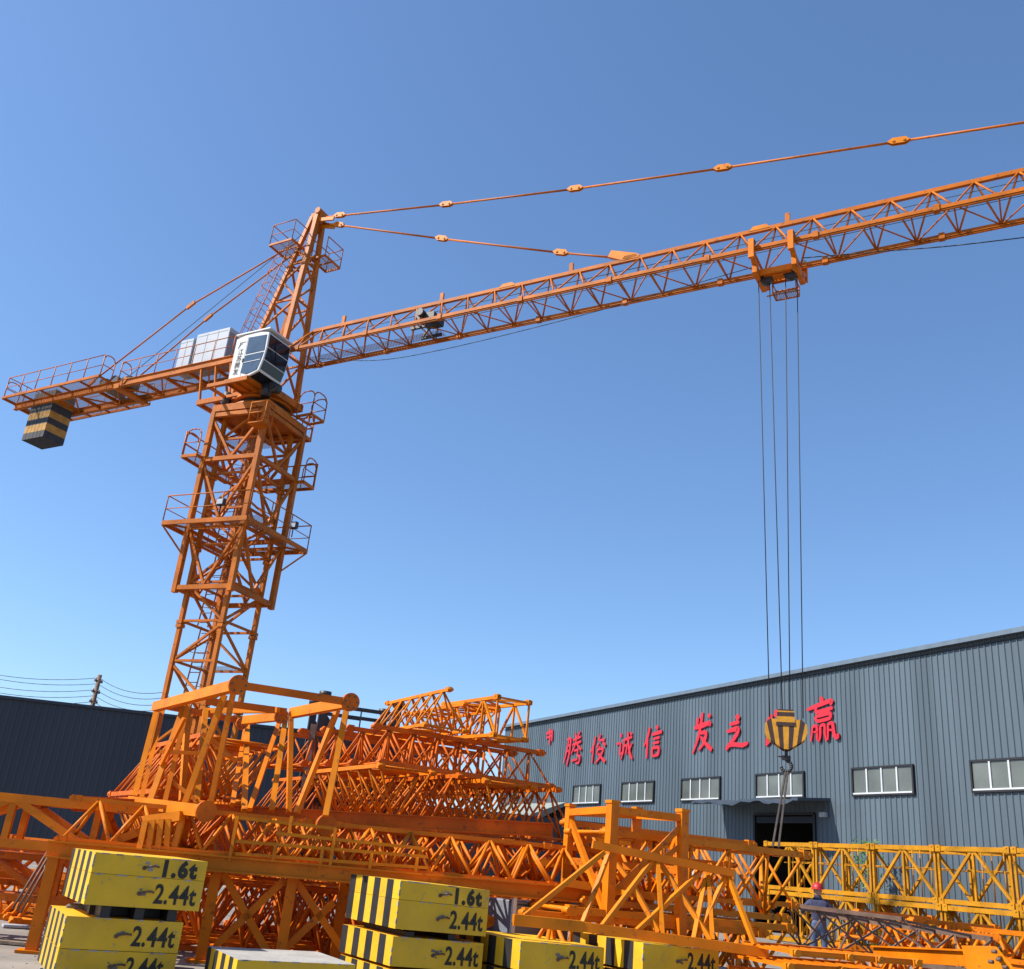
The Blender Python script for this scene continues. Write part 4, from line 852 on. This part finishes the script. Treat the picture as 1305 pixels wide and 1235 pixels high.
# lying truss in front of the square frame
lt = thing('lying_truss', 'orange jib truss lying aslant from grey cabinet past square frame behind the blocks', 'truss', at(820, 1195, 13.2))
def seg(name, pts, m=OR, **k):
    for (x0, y0, r0_), (x1, y1, r1_), w_ in pts: t = MB(); t.beam(at(x0, y0, r0_), at(x1, y1, r1_), w_, w_); t.build(name, m, lt)
seg('chord', [((755, 1076, 13.3), (935, 1113, 13.8), .095), ((742, 1181, 12.9), (978, 1214, 13.4), .11)]); seg('chord', [((654, 1172, 12.7), (742, 1181, 12.9), .125)], O3)
seg('chord', [((720, 1068, 15.9), (870, 1078, 16.2), .1), ((690, 1098, 15.2), (770, 1106, 15.3), .12), ((716, 1124, 14.2), (880, 1150, 14.6), .1)], O3)
seg('brace', [((770, 1086, 13.3), (668, 1168, 12.8), .055), ((832, 1096, 13.5), (768, 1180, 12.95), .055), ((775, 1090, 13.5), (742, 1178, 13.0), .05), ((838, 1098, 13.5), (844, 1190, 13.1), .05), ((806, 1128, 13.3), (840, 1188, 13.1), .055), ((840, 1098, 13.6), (906, 1198, 13.3), .055),
               ((892, 1112, 13.7), (812, 1186, 13.0), .055), ((900, 1115, 13.8), (884, 1196, 13.2), .05), ((902, 1112, 13.8), (908, 1198, 13.3), .05), ((928, 1116, 13.8), (962, 1204, 13.4), .055), ((925, 1116, 13.8), (888, 1196, 13.3), .05), ((740, 1105, 14.5), (800, 1140, 13.6), .05), ((785, 1100, 14), (812, 1135, 13.8), .05)], O3)
# small lugged bar and cheek plate in front
# sections behind on the right
GR = 'lattice sections behind the square frame'
pm = tri_proto(3.4, 1.0, .98, 5, OR, ch=.085, br=.028); pn = tri_proto(3.4, 1.0, .98, 5, O3, ch=.085, br=.028, inv=True)
def pend(proto, px, py, rr, z, az, label, L=3.4):
    e = at(px, py, rr) - azv(az) * L; place(proto, (e.x, e.y), z, az, label, GR)
pend(pm, 955, 1084, 17.6, 1.24, 68, 'orange lattice section behind the square frame, upper one left of the sling')
pend(pn, 996, 1092, 16.4, 1.08, 66, 'orange lattice section ending at the foot of the sling, left of the worker')
pend(pm, 930, 1120, 16.6, .18, 64, 'orange lattice section at ground level behind the square frame, left one')
pend(pn, 975, 1160, 15.7, .08, 68, 'orange lattice section at ground level left of the worker')
pend(pm, 968, 1160, 14.9, .0, 72, 'orange lattice section on the ground just behind the front blocks')
pend(pm, 990, 1085, 20.5, 1.25, 74, 'orange lattice section farthest back under the sling, beside the doorway')
# yellow mast sections in front of the workshop
GY = 'yellow mast sections stacked along the workshop'
py_ = box_proto(2.5, 1.6, 1.58, 2, M['yellow'], ch=.13, br=.07, name='mast_section'); 
t = MB()
for x in (.5, .85): t.rod((x, .1, .1), (x, .1, 1.5), .02, 5)
for x in (1.55, 1.95): t.rod((x, -.35, .1), (x, -.35, 1.5), .02, 5)
t.rod((.05, .1, .95), (2.45, .1, .95), .016, 5); t.rod((.05, .35, 1.0), (2.45, .35, 1.0), .016, 5)
for k in range(7): t.rod((.2 + .33 * k, .1, .95), (.2 + .33 * k, .35, 1.0), .012, 5)
t.build('ladder', M['yellow'], py_)
def yp(s, perp): return azv(65) * perp + azv(155) * s
def s_at(x, perp):
    r = ray(x, 1072); t_ = perp / r.dot(FN); return (CAM + r * t_).dot(FD)
s0 = s_at(1037, 25.2)
names = ['leftmost', 'second from left', 'third from left', 'fourth from left', 'rightmost']
for k in range(-1, 4):
    place(py_, yp(s0 + k * 2.54, 26.0), 1.66, 155, 'yellow mast section in the upper tier along the workshop, %s' % names[k + 1], GY)
    place(py_, yp(s0 + k * 2.54 + .15, 25.95), .04, 155, 'yellow mast section in the lower tier along the workshop, %s' % names[k + 1], GY)
    place(py_, yp(s0 + k * 2.54 + .15, 27.75), .04, 155, 'yellow mast section on the ground behind the lower tier, %s' % names[k + 1], GY)
# rusty truss in front of the worker
rt_ = thing('rusty_truss', 'dark rusty triangular truss lying in front of the worker', 'truss', at(1110, 1190, 20))
q0, q1_ = at(972, 1149, 20.5), at(1150, 1171, 19.5); h0, h1 = at(1050, 1166, 22), at(1264, 1197, 20.5)
l0_, l1_ = at(1000, 1205, 21), at(1250, 1240, 19.5)
for a, b, w_ in ((q0, q1_, .085), (h0, h1, .1), (l0_, l1_, .1)): t = MB(); t.beam(a, b, w_, w_ * .8); t.build('chord', M['rusty'], rt_)
t = MB(); n = 5
for i in range(n):
    f0_, f1_, fm = i / n, (i + 1) / n, (i + .5) / n
    t.beam(q0.lerp(q1_, f0_), l0_.lerp(l1_, fm), .032); t.beam(l0_.lerp(l1_, fm), q0.lerp(q1_, f1_), .032); t.beam(h0.lerp(h1, f0_), l0_.lerp(l1_, fm), .032); t.beam(l0_.lerp(l1_, fm), h0.lerp(h1, f1_), .032); t.beam(q0.lerp(q1_, fm), h0.lerp(h1, fm), .04)
t.build('bracing', M['rusty'], rt_)
# orange scrap frames behind the rusty truss
GW = 'small orange frames on the ground behind the rusty truss'
pw = tri_proto(2.2, .8, .6, 4, OR, ch=.09, br=.035)
for i, (x, rr, z, az) in enumerate(((1120, 23.5, .5, 120), (1175, 22.8, .05, 75), (1085, 22.5, .05, 100), (1215, 24.0, .6, 130), (1070, 24.3, .0, 150), (1135, 24.0, .0, 65), (1165, 23.6, .65, 70), (1245, 23.2, .0, 80), (1095, 24.6, .7, 66), (1200, 22.6, .0, 150))):
    place(pw, at(x, 1180, rr), z, az, 'short orange lattice frame behind the rusty truss, %s' % ['topmost, right of the worker', 'lowest at the right', 'lowest nearest the worker', 'farthest right', 'at the worker legs', 'below the topmost', 'upper centre', 'lower far right', 'upper, by the worker', 'lower, endways'][i], GW)
for i, (x, rr, z, az) in enumerate(((-25, 19, 0, 80), (5, 21, 0, 95), (30, 18.0, 0, 60), (0, 20, .62, 100), (70, 20, 0, 85))):
    place(pw, at(x, 1120, rr), z, az, 'small orange frame piled behind the trestle at the left, %s' % ['nearest the picture edge', 'second from the edge', 'beside the rusty rods', 'topmost of the pile', 'behind the trestle leg'][i], GK)
# stacked flat frames at the bottom right
GP = 'flat orange frames stacked at the lower right'
def flat_proto():
    r = thing('flat_frame', None, 'steel frame', (0, 0, 0)); L, w_ = 1.75, 1.1
    for y in (0, w_): t = MB(); t.beam((0, y, .03), (L, y, .03), .045, .05); t.beam((0, y, .058), (L, y, .058), .07, .008); t.beam((0, y, .002), (L, y, .002), .07, .008); t.build('side_rail', OR, r)
    t = MB()
    for k in range(12): x = .02 + k * (L - .04) / 11; t.beam((x, .02, .03), (x, w_ - .02, .03), .035, .03)
    t.build('cross_bar', OR, r)
    for x in (.05, .75, 1.15, 1.66): t = MB(); t.rod((x, -.09, .03), (x, .03, .03), .042, 10); t.box((x, -.03, .03), (.055, 0, 0), (0, .03, 0), (0, 0, .035)); t.build('lug', O3, r)
    return r
pz = flat_proto(); base = at(988, 1206, 12.6)
for k in range(5):
    a = base + azv(75) * (.05 * k - .05 + .05 * math.sin(k * 2.1)) ; o = (place if 0 else place)(pz, (a.x, a.y), .22 + k * .145, 75 + 1.5 * math.sin(k * 1.7), 'flat orange frame in the stack at the lower right, %s' % ['lowest', 'second from the bottom', 'middle one', 'second from the top', 'topmost'][k], GP); o['category'] = 'steel frame'
t = MB()
for dx in (0, 1.4): 
    for yy in (.1, 1.0): c = V((base.x, base.y, 0)) + azv(75) * (dx + .15) + azv(-15) * yy; t.box(c + Z * .11, azv(75) * .08, azv(-15) * .08, Z * .108)
tag(t.build('timber_blocks', M['wood'], loc=(base.x, base.y, 0)), 'timber bearers under the stack of flat orange frames', 'timber')
# orange gusset beam at lower right
gb = thing('gusset_beam', 'orange plate girder with a large bolted end plate at the lower right', 'steel beam', at(1200, 1225, 14))
a, b = at(1120, 1216, 15.5), at(1262, 1224, 13.6); t = MB(); t.beam(a, b, .16, .16); t.beam(a + Z * .09, b + Z * .09, .24, .02); t.build('girder', OR, gb)
t = MB(); t.prism([at(1225, 1205, 13.5), at(1266, 1206, 13.3), at(1290, 1236, 13.2), at(1298, 1256, 13.2), at(1236, 1250, 13.5)], azv(150) * .04); t.build('end_plate', O3, gb)
t = MB()
for x, y in ((1262, 1212), (1268, 1222), (1258, 1225), (1276, 1232)): c = at(x, y, 13.25); t.rod(c + azv(150) * .02, c + azv(150) * .075, .022, 6)
t.build('bolt', M['rusty'], gb)
# grey cabinets
gc = thing('grey_cabinet', 'grey steel double-door cabinet with white edge standing behind the blocks', 'cabinet', at(692, 1195, 14.3))
c0 = at(655, 1141, 14.2); c1 = at(727, 1148, 14.9); c0.z = c1.z = 0; dd = (c1 - c0); dn = V((-dd.y, dd.x, 0)).normalized()
t = MB(); t.hexa([c0, c1, c1 + dn * .6, c0 + dn * .6] + [p + Z * 1.05 for p in (c0, c1, c1 + dn * .6, c0 + dn * .6)]); t.build('body', M['grey'], gc, bevel=.015)
t = MB(); t.box((c0 + c1) / 2 + Z * .55 - dn * .006, dd * .006, dn * .006, Z * .48); t.box((c0 + c1) / 2 + Z * 1.0 - dn * .006, dd * .48, dn * .005, Z * .006); t.build('door_seam', M['black'], gc)
t = MB(); t.box(c0 + Z * .55 - dn * .02, dd.normalized() * .03, dn * .02, Z * .55); t.build('corner_post', M['white'], gc)
t = MB(); t.beam(at(706, 1164, 14.0), at(706, 1186, 14.0), .3, .05, up=azv(0)); tag(t.build('cheek_plate', O2, loc=at(706, 1186, 14.0)), 'red-orange square plate leaning on the grey cabinet', 'steel plate')
# dark mast piece
dm = thing('dark_mast_base', 'black steel mast base with gusset plates standing behind the portal frame', 'mast base', at(440, 1000, 24))
c = at(443, 960, 24); c.z = 0; dts = [(-.85, -.75), (.9, -.75), (.9, .75), (-.85, .75)]; e_, f__ = azv(72), azv(-18)
for x, y in dts:
    p = c + e_ * x + f__ * y; t = MB(); t.beam(p, p + Z * 4.84, .16, .16, up=e_); t.rod(p + Z * 4.78, p + Z * 4.9, .14, 10); t.build('leg', M['dark'], dm)
    s_ = -1 if x > 0 else 1; t = MB(); t.prism([p + Z * 4.5, p + Z * 3.9, p + Z * 3.9 + e_ * s_ * .55], f__ * .03); t.build('gusset', M['dark'], dm)
t = MB()
for i in range(4):
    a, b = [c + e_ * dts[k][0] + f__ * dts[k][1] for k in (i, (i + 1) % 4)]
    for z in (1.2, 2.5, 3.8, 4.6): t.beam(a + Z * z, b + Z * z, .08 if z > 4.5 or z < 3 else .13, .08 if z > 4.5 else .12)
    t.beam(a + Z * 1.2, b + Z * 2.5, .07); t.beam(a + Z * 3.8, b + Z * 2.5, .07); t.beam(a, b + Z * 1.2, .07)
t.build('bracing', M['dark'], dm)
t = MB()
for x in (-.2, .15): t.beam(c + e_ * x - f__ * .2, c + e_ * x - f__ * .2 + Z * 4.7, .03)
for k in range(14): t.rod(c + e_ * -.2 - f__ * .2 + Z * (.4 + k * .31), c + e_ * .15 - f__ * .2 + Z * (.4 + k * .31), .012, 5)
t.build('ladder', M['dark'], dm)
bm = at(398, 940, 22); bm.z = 0; t = MB(); t.beam(bm, bm + Z * 4.0, .13, .13); tag(t.build('brown_post', M['rusty'], loc=bm), 'rusty brown square post standing left of the black mast base', 'post')
# ------------------------------------------------------------------ concrete ballast blocks
BA = azv(60); BN = azv(150); BE = azv(-30)
def block(corner, Lf, Le, h, txt, label, top='byellow', az=60, roll=0, cap=M['byellow'], group='yellow concrete ballast blocks', endm=None):
    """corner: front left top point; front face runs along azimuth az, end face runs away at az-90"""
    x = azv(az); y = azv(az - 90); c = V(corner) - Z * h
    x3 = (x + Z * roll).normalized()
    r = thing('ballast_block', label, 'concrete block', c + x3 * Lf / 2 + y * Le / 2, group)
    n = 8; t = MB(); 
    P = lambda a, b, z: c + x3 * a + y * b + Z * z
    ch = .012
    for i in range(n):          # end faces painted in bars
        b0_, b1 = Le * i / n, Le * (i + 1) / n; mi = 1 if i % 2 else 0
        t.quad(P(0, b0_, 0), P(0, b0_, h), P(0, b1, h), P(0, b1, 0), mi=mi); t.quad(P(Lf, b0_, 0), P(Lf, b1, 0), P(Lf, b1, h), P(Lf, b0_, h), mi=mi)
    t.quad(P(0, 0, 0), P(Lf, 0, 0), P(Lf, 0, h), P(0, 0, h), mi=0); t.quad(P(0, Le, 0), P(0, Le, h), P(Lf, Le, h), P(Lf, Le, 0), mi=0)
    t.quad(P(0, 0, h), P(Lf, 0, h), P(Lf, Le, h), P(0, Le, h), mi=2); t.quad(P(0, 0, 0), P(0, Le, 0), P(Lf, Le, 0), P(Lf, 0, 0), mi=2)
    t.build('body', [M['byellow'], M['bblack'], M['concrete'] if top == 'concrete' else M['byellow']], r)
    # worn arris strips: thin uneven chips of bare concrete along the edges
    t = MB(); rnd = random.Random(hash(label) % 1000 if False else len(label) * 7 + int(Lf * 100))
    for k in range(7):
        a = rnd.uniform(.03, Lf - .1); l_ = rnd.uniform(.015, .06); t.box(P(a, -.0005, h - .004), x3 * l_, y * .004, Z * .006)
    for k in range(4): zz = rnd.uniform(.04, h - .04); t.box(P(.0, .0, zz), x3 * .007, y * .007, Z * rnd.uniform(.008, .03))
    t.build('chipped_edge', M['concrete'], r)
    if txt:
        big = txt.startswith('1')
        sz = h * (1.12 if big else .88); lettering('weight_marking', txt, sz, P(Lf * (.585 if big else .575), -.004, h * .5 - sz * .36), x3, Z, M['stencil'], r, off=.013 if big else .0065, sx=.92 if big else .76, ext=.001, sp=1.22 if big else 1.07)
    t = MB(); q = Lf * .5; zc = h * .52
    t.path([P(q - .07, -.005, zc - .02), P(q - .03, -.04, zc), P(q + .03, -.045, zc + .01), P(q + .08, -.005, zc + .0)], .011, 6); t.rod(P(q - .07, 0, zc - .02), P(q - .07, -.012, zc - .02), .022, 8); t.build('lifting_eye', M['rusty'], r)
    t = MB()
    for k in range(5): a = q + rnd.uniform(-.09, .05); zz = zc + rnd.uniform(-.04, .04); w_ = rnd.uniform(.008, .03); t.box(P(a, -.0002 * (k + 1) - .0015, zz), x3 * w_, y * .0015, Z * w_ * .6)
    t.build('spalled_patch', M['darkconc'] if not big_pale(txt) else M['concrete'], r)
    return r
def big_pale(tx): return bool(tx) and tx.startswith('1')
Lf, Le = 1.2, 1.45
c = at(122, 1086, 11.8)
def stack(c, units, labels):
    z = c.z
    for (h, txt, dx, dy, daz, gap, roll), lab in zip(units, labels):
        z -= gap; cc = V((c.x, c.y, z)) + BA * dx + BE * dy; block(cc, Lf, Le, h, txt, lab, az=60 + daz, roll=roll); z -= h + .004
H16, H24 = .20, .305
stack(c, [(H16, '1.6t', 0, 0, 0, 0, .0), (H24, '2.44t', 0, 0, 0, 0, 0), (H24, '2.44t', -.12, .1, 1.5, .12, 0)],
      ['yellow block marked 1.6t on top of the left stack', 'yellow block marked 2.44t directly under the left 1.6t block', 'yellow block marked 2.44t below the dark gap in the left stack'])
t = MB()
zg = c.z - H16 - H24 - .008 - .06
for a_ in (.15, .5, .85): q = V((c.x, c.y, zg)) + BA * (.1 + a_) + BE * .7; t.box(q, BA * .05, BE * .6, Z * .057)
t.box(V((c.x, c.y, zg)) + BA * .6 + BE * .5, BA * .45, BE * .05, Z * .055)  # wide dark piece added to keep the gap dark, no daylight through
tag(t.build('spacer_timbers', M['black'], loc=(c.x, c.y, zg)), 'dark spacer timbers and an added dark filler in the gap of the left block stack', 'timber')
cz = c.z - H16 - H24 * 2 - .012 - .12
cc = V((c.x, c.y, cz - .002)) + BA * -.12 + BE * .1; block(cc, Lf, Le, max(cz - .004, .1), '2.44t', 'yellow 2.44t block at the bottom of left stack, cut by picture edge', az=61.5)
c = at(511, 1122, 12.1)
stack(c, [(H16, '1.6t', 0, 0, 0, 0, -.022), (H24, '2.44t', 0, 0, 0, 0, -.022), (H24, '2.44t', .0, .02, -.5, .075, -.022)],
      ['yellow block marked 1.6t on top of the middle stack', 'yellow block marked 2.44t directly under the middle 1.6t block', 'yellow block marked 2.44t below the dark gap in the middle stack'])
zg = c.z - H16 - H24 - .008 - .04; t = MB()
for a_ in (.25, .8): q = V((c.x, c.y, zg - .02)) + BA * a_ + BE * .7; t.box(q, BA * .05, BE * .6, Z * .032)
tag(t.build('spacer_timbers', M['black'], loc=(c.x, c.y, zg)), 'dark spacer timbers in the gap of the middle block stack', 'timber')
cz = c.z - H16 - H24 * 2 - .012 - .075; block(V((c.x, c.y, cz - .03)), Lf, Le, cz - .035, None, 'yellow block on the ground under the middle stack')
for (px, py, rr), lab, l2 in (((664, 1199, 12.3), 'yellow block marked 2.44t right of the middle stack, below grey cabinet', 'yellow block on the ground under the block right of the middle stack'), ((820, 1202, 12.75), 'yellow block marked 2.44t farthest right in the front row', 'yellow block on the ground under the farthest right block')):
    c = at(px, py, rr); block(c, Lf, Le, H24, '2.44t', lab, roll=-.02); block(V((c.x, c.y, c.z - H24 - .03)), Lf, Le, c.z - H24 - .032, None, l2)
c = atz(303, 1223, .36); block(c, 1.25, 1.2, .355, None, 'low block with bare pale concrete top between the left and middle stacks', top='concrete', az=62)
c = at(885, 1232, 13.3); block(V((c.x, c.y, .48)), 1.2, 1.0, .475, None, 'low block with pale top behind the farthest right block', top='concrete', az=62)
# concrete footing by the left stack
f0 = at(66, 1206, 13.0); t = MB(); t.hexa([V((f0.x, f0.y, 0)) + azv(80) * a + azv(-10) * b for a, b in ((0, 0), (.55, 0), (.55, .5), (0, .5))] + [V((f0.x, f0.y, .62)) + azv(80) * a + azv(-10) * b for a, b in ((.04, .03), (.53, .02), (.5, .46), (.05, .47))])
tag(t.build('concrete_footing', M['darkconc'], loc=(f0.x, f0.y, 0), bevel=.02), 'rough dark concrete footing beside the trestle leg at the left', 'concrete footing')
# ground clutter at left
GC = 'scrap on the ground at the left'
for i, (x, y, l_, az, m_, lab) in enumerate(((8, 1200, .9, 88, 'wood', 'dark plank lying at the left edge near the trestle foot'), (20, 1180, .35, 60, 'pale', 'small pale sheet lying on the ground near the trestle foot'), (30, 1152, .6, 95, 'wood', 'short plank farther back on the ground at the left'), (5, 1138, .8, 85, 'rusty', 'rusty bar on the ground at the left edge'))):
    p = atz(x, y, .03); t = MB(); t.box(p, azv(az) * l_ / 2, azv(az - 90) * (.12 if m_ != 'rusty' else .03), Z * .018); tag(t.build('scrap_piece', M[m_], loc=p), lab, 'scrap', GC)
rnd = random.Random(5); t = MB()
for k in range(2600):
    x, y = rnd.uniform(-13, 14), rnd.uniform(11, 34); s_ = rnd.uniform(.006, .028); a = rnd.uniform(0, PI); u_ = V((math.cos(a), math.sin(a), 0)); v_ = V((-u_.y, u_.x, 0)); t.box((x, y, s_ * .3), u_ * s_, v_ * s_ * .7, Z * s_ * .5)
tag(t.build('gravel', M['concrete']), 'loose gravel scattered over the yard', 'gravel', kind='stuff')
# white sack and pale cabin
sk_ = at(884, 1128, 19); t = MB(); rnd = random.Random(3)
n, m_n = 12, 8; o = len(t.v)
for j in range(m_n + 1):
    ph = PI * j / m_n
    for i in range(n): th_ = 2 * PI * i / n; rr = .26 * (1 + .18 * math.sin(3 * th_ + j) * math.sin(ph)) * (math.sin(ph) ** .6); t.v.append(V((sk_.x + rr * math.cos(th_), sk_.y + rr * math.sin(th_), sk_.z + .36 * math.cos(ph))))
for j in range(m_n):
    for i in range(n): t.face([o + j * n + i, o + (j + 1) * n + i, o + (j + 1) * n + (i + 1) % n, o + j * n + (i + 1) % n], 0, True)
tag(t.build('white_sack', M['white'], loc=(sk_.x, sk_.y, sk_.z - .36)), 'crumpled white sack wedged among the lattice right of the square frame', 'sack')
# green shrub behind yellow sections
shp = yp(s_at(1104, 29.0), 28.9); sh = thing('shrub', 'small green shrub peeking over the yellow mast sections', 'shrub', shp); t = MB()
t.rod(shp, shp + Z * 2.6, .03, 6, r2=.015); t.build('stem', M['wood'], sh); t = MB(); rnd = random.Random(9)
for k in range(420):
    d_ = V((rnd.gauss(0, .28), rnd.gauss(0, .2), rnd.uniform(-.8, .95))); p = shp + Z * 2.72 + d_; s_ = rnd.uniform(.04, .09); a = V((rnd.uniform(-1, 1), rnd.uniform(-1, 1), rnd.uniform(-.5, .5))).normalized(); b = a.orthogonal().normalized(); t.quad(p - a * s_, p + b * s_ * .5, p + a * s_, p - b * s_ * .5)
t.build('foliage', M['leaf'], sh)
# ------------------------------------------------------------------ the worker
wp = at(1043, 1160, 26.5); wp.z = 0; wk = thing('person', 'worker in red helmet, navy jacket and blue trousers standing with his back to us', 'person', wp)
FWD = azv(14); RT = azv(104)
def wl(x, y, z): return wp + RT * x + FWD * y + Z * z
def skin(name, verts, edges, m, parent, root=0, sub=2):
    me = bpy.data.meshes.new(name); base = V(parent['_w']); me.from_pydata([tuple(wl(*v[:3]) - base) for v in verts], edges, []); me.materials.append(m)
    o = bpy.data.objects.new(name, me); COL.objects.link(o); o.parent = parent; o['_w'] = tuple(base)
    sm = o.modifiers.new('skin', 'SKIN'); sm.use_smooth_shade = True
    for i, v in enumerate(verts):
        r = v[3]; me.skin_vertices[0].data[i].radius = (r, r) if not isinstance(r, tuple) else r
        me.skin_vertices[0].data[i].use_root = (i == root)
    ss = o.modifiers.new('sub', 'SUBSURF'); ss.levels = sub; ss.render_levels = sub; return o
sk_v = []; sk_e = []
def add(v, p=None):
    sk_v.append(v); i = len(sk_v) - 1
    if p is not None: sk_e.append((p, i))
    return i
pel = add((0, 0, .93, .125)); ab = add((0, .01, 1.1, .12), pel); chs = add((0, .04, 1.28, .10), ab); nk = add((0, .05, 1.46, .05), chs); hd0 = add((0, .06, 1.56, .085), nk); hd1 = add((0, .065, 1.66, .10), hd0); hd2 = add((0, .06, 1.74, .06), hd1)
for sx in (-1, 1):
    sh_ = add((sx * .19, .03, 1.38, .062), chs); el_ = add((sx * .36, .06, 1.17, .045), sh_); wr = add((sx * .34, .28, 1.10, .03), el_); pm_ = add((sx * .33, .35, 1.08, .034), wr)
    for k, (dx, dy, dz, ln) in enumerate(((-.035, .05, .01, .07), (-.012, .06, .012, .08), (.012, .058, .01, .075), (.034, .05, .0, .06))):
        f1 = add((sx * .33 + dx, .35 + dy, 1.08 + dz, .009), pm_); add((sx * .33 + dx, .35 + dy + ln * .5, 1.08 + dz - .03, .008), f1)
    tb = add((sx * .33 - sx * .045, .36, 1.07, .01), pm_); add((sx * .33 - sx * .06, .41, 1.06, .009), tb)
    hp_ = add((sx * .09, 0, .86, .09), pel); kn = add((sx * .115, .02, .48, .06), hp_); an = add((sx * .125, -.02, .1, .042), kn); add((sx * .13, .1, .04, .035), an)
skin('body', sk_v, sk_e, M['skin'], wk)
V_, E_ = [], []
def a2(v, p=None):
    V_.append(v); 
    if p is not None: E_.append((p, len(V_) - 1))
    return len(V_) - 1
b0 = a2((0, 0, .80, (.17, .13))); b1 = a2((0, .01, 1.06, (.17, .13)), b0); b2 = a2((0, .03, 1.28, (.185, .14)), b1); b3 = a2((0, .035, 1.44, (.12, .10)), b2); b4 = a2((0, .04, 1.55, (.075, .075)), b3)
for sx in (-1, 1):
    s1_ = a2((sx * .19, .03, 1.36, .085), b2); s2_ = a2((sx * .37, .05, 1.17, .068), s1_); a2((sx * .35, .25, 1.11, .05), s2_)
skin('jacket', V_, E_, M['jacket'], wk)
V_, E_ = [], []
b0 = a2((0, 0, 1.06, (.145, .11))); b1 = a2((0, 0, .88, (.165, .125)), b0)
for sx in (-1, 1): k1 = a2((sx * .1, 0, .78, .108), b1); k2 = a2((sx * .118, .02, .48, .082), k1); k3 = a2((sx * .127, -.015, .12, .07), k2)
skin('trousers', V_, E_, M['jeans'], wk)
for sx in (-1, 1): V_, E_ = [], []; q = a2((sx * .128, -.02, .12, .052)); q2 = a2((sx * .13, .0, .05, .05), q); a2((sx * .135, .14, .04, .042), q2); skin('boot', V_, E_, M['boot'], wk)
t = MB(); n, mm = 20, 7; o = len(t.v); hc = (0, .06, 1.70)
for j in range(mm + 1):
    ph = PI / 2 * j / mm
    for i in range(n): th_ = 2 * PI * i / n; rr = .15 * math.cos(ph); t.v.append(wl(hc[0] + rr * math.cos(th_) * .92, hc[1] + rr * math.sin(th_) * 1.1, hc[2] - .02 + .15 * math.sin(ph)))
for j in range(mm):
    for i in range(n): t.face([o + j * n + i, o + j * n + (i + 1) % n, o + (j + 1) * n + (i + 1) % n, o + (j + 1) * n + i], 0, True)
o2 = len(t.v)
for rr, dz in ((.15, -.02), (.185, -.032)):
    for i in range(n): th_ = 2 * PI * i / n; t.v.append(wl(rr * math.cos(th_) * .92, .06 + rr * math.sin(th_) * 1.1 + (.04 if math.sin(th_) > .3 and rr > .13 else 0), 1.70 + dz))
for i in range(n): t.face([o2 + i, o2 + n + i, o2 + n + (i + 1) % n, o2 + (i + 1) % n], 0, True)
t.build('helmet', M['helmet'], wk)
t = MB()
for sx in (-1, 1): t.box(wl(sx * .088, .06, 1.63), RT * .012, FWD * .02, Z * .03)
t.box(wl(0, .155, 1.62), RT * .014, FWD * .02, Z * .025); t.box(wl(0, .148, 1.57), RT * .03, FWD * .006, Z * .007)
for sx in (-1, 1): t.box(wl(sx * .035, .145, 1.65), RT * .014, FWD * .008, Z * .007)
t.build('facial_features', M['skin'], wk)
# ------------------------------------------------------------------ tidy
for o in bpy.data.objects:
    if '_w' in o: del o['_w']
    if o.parent is not None and 'category' in o: del o['category']
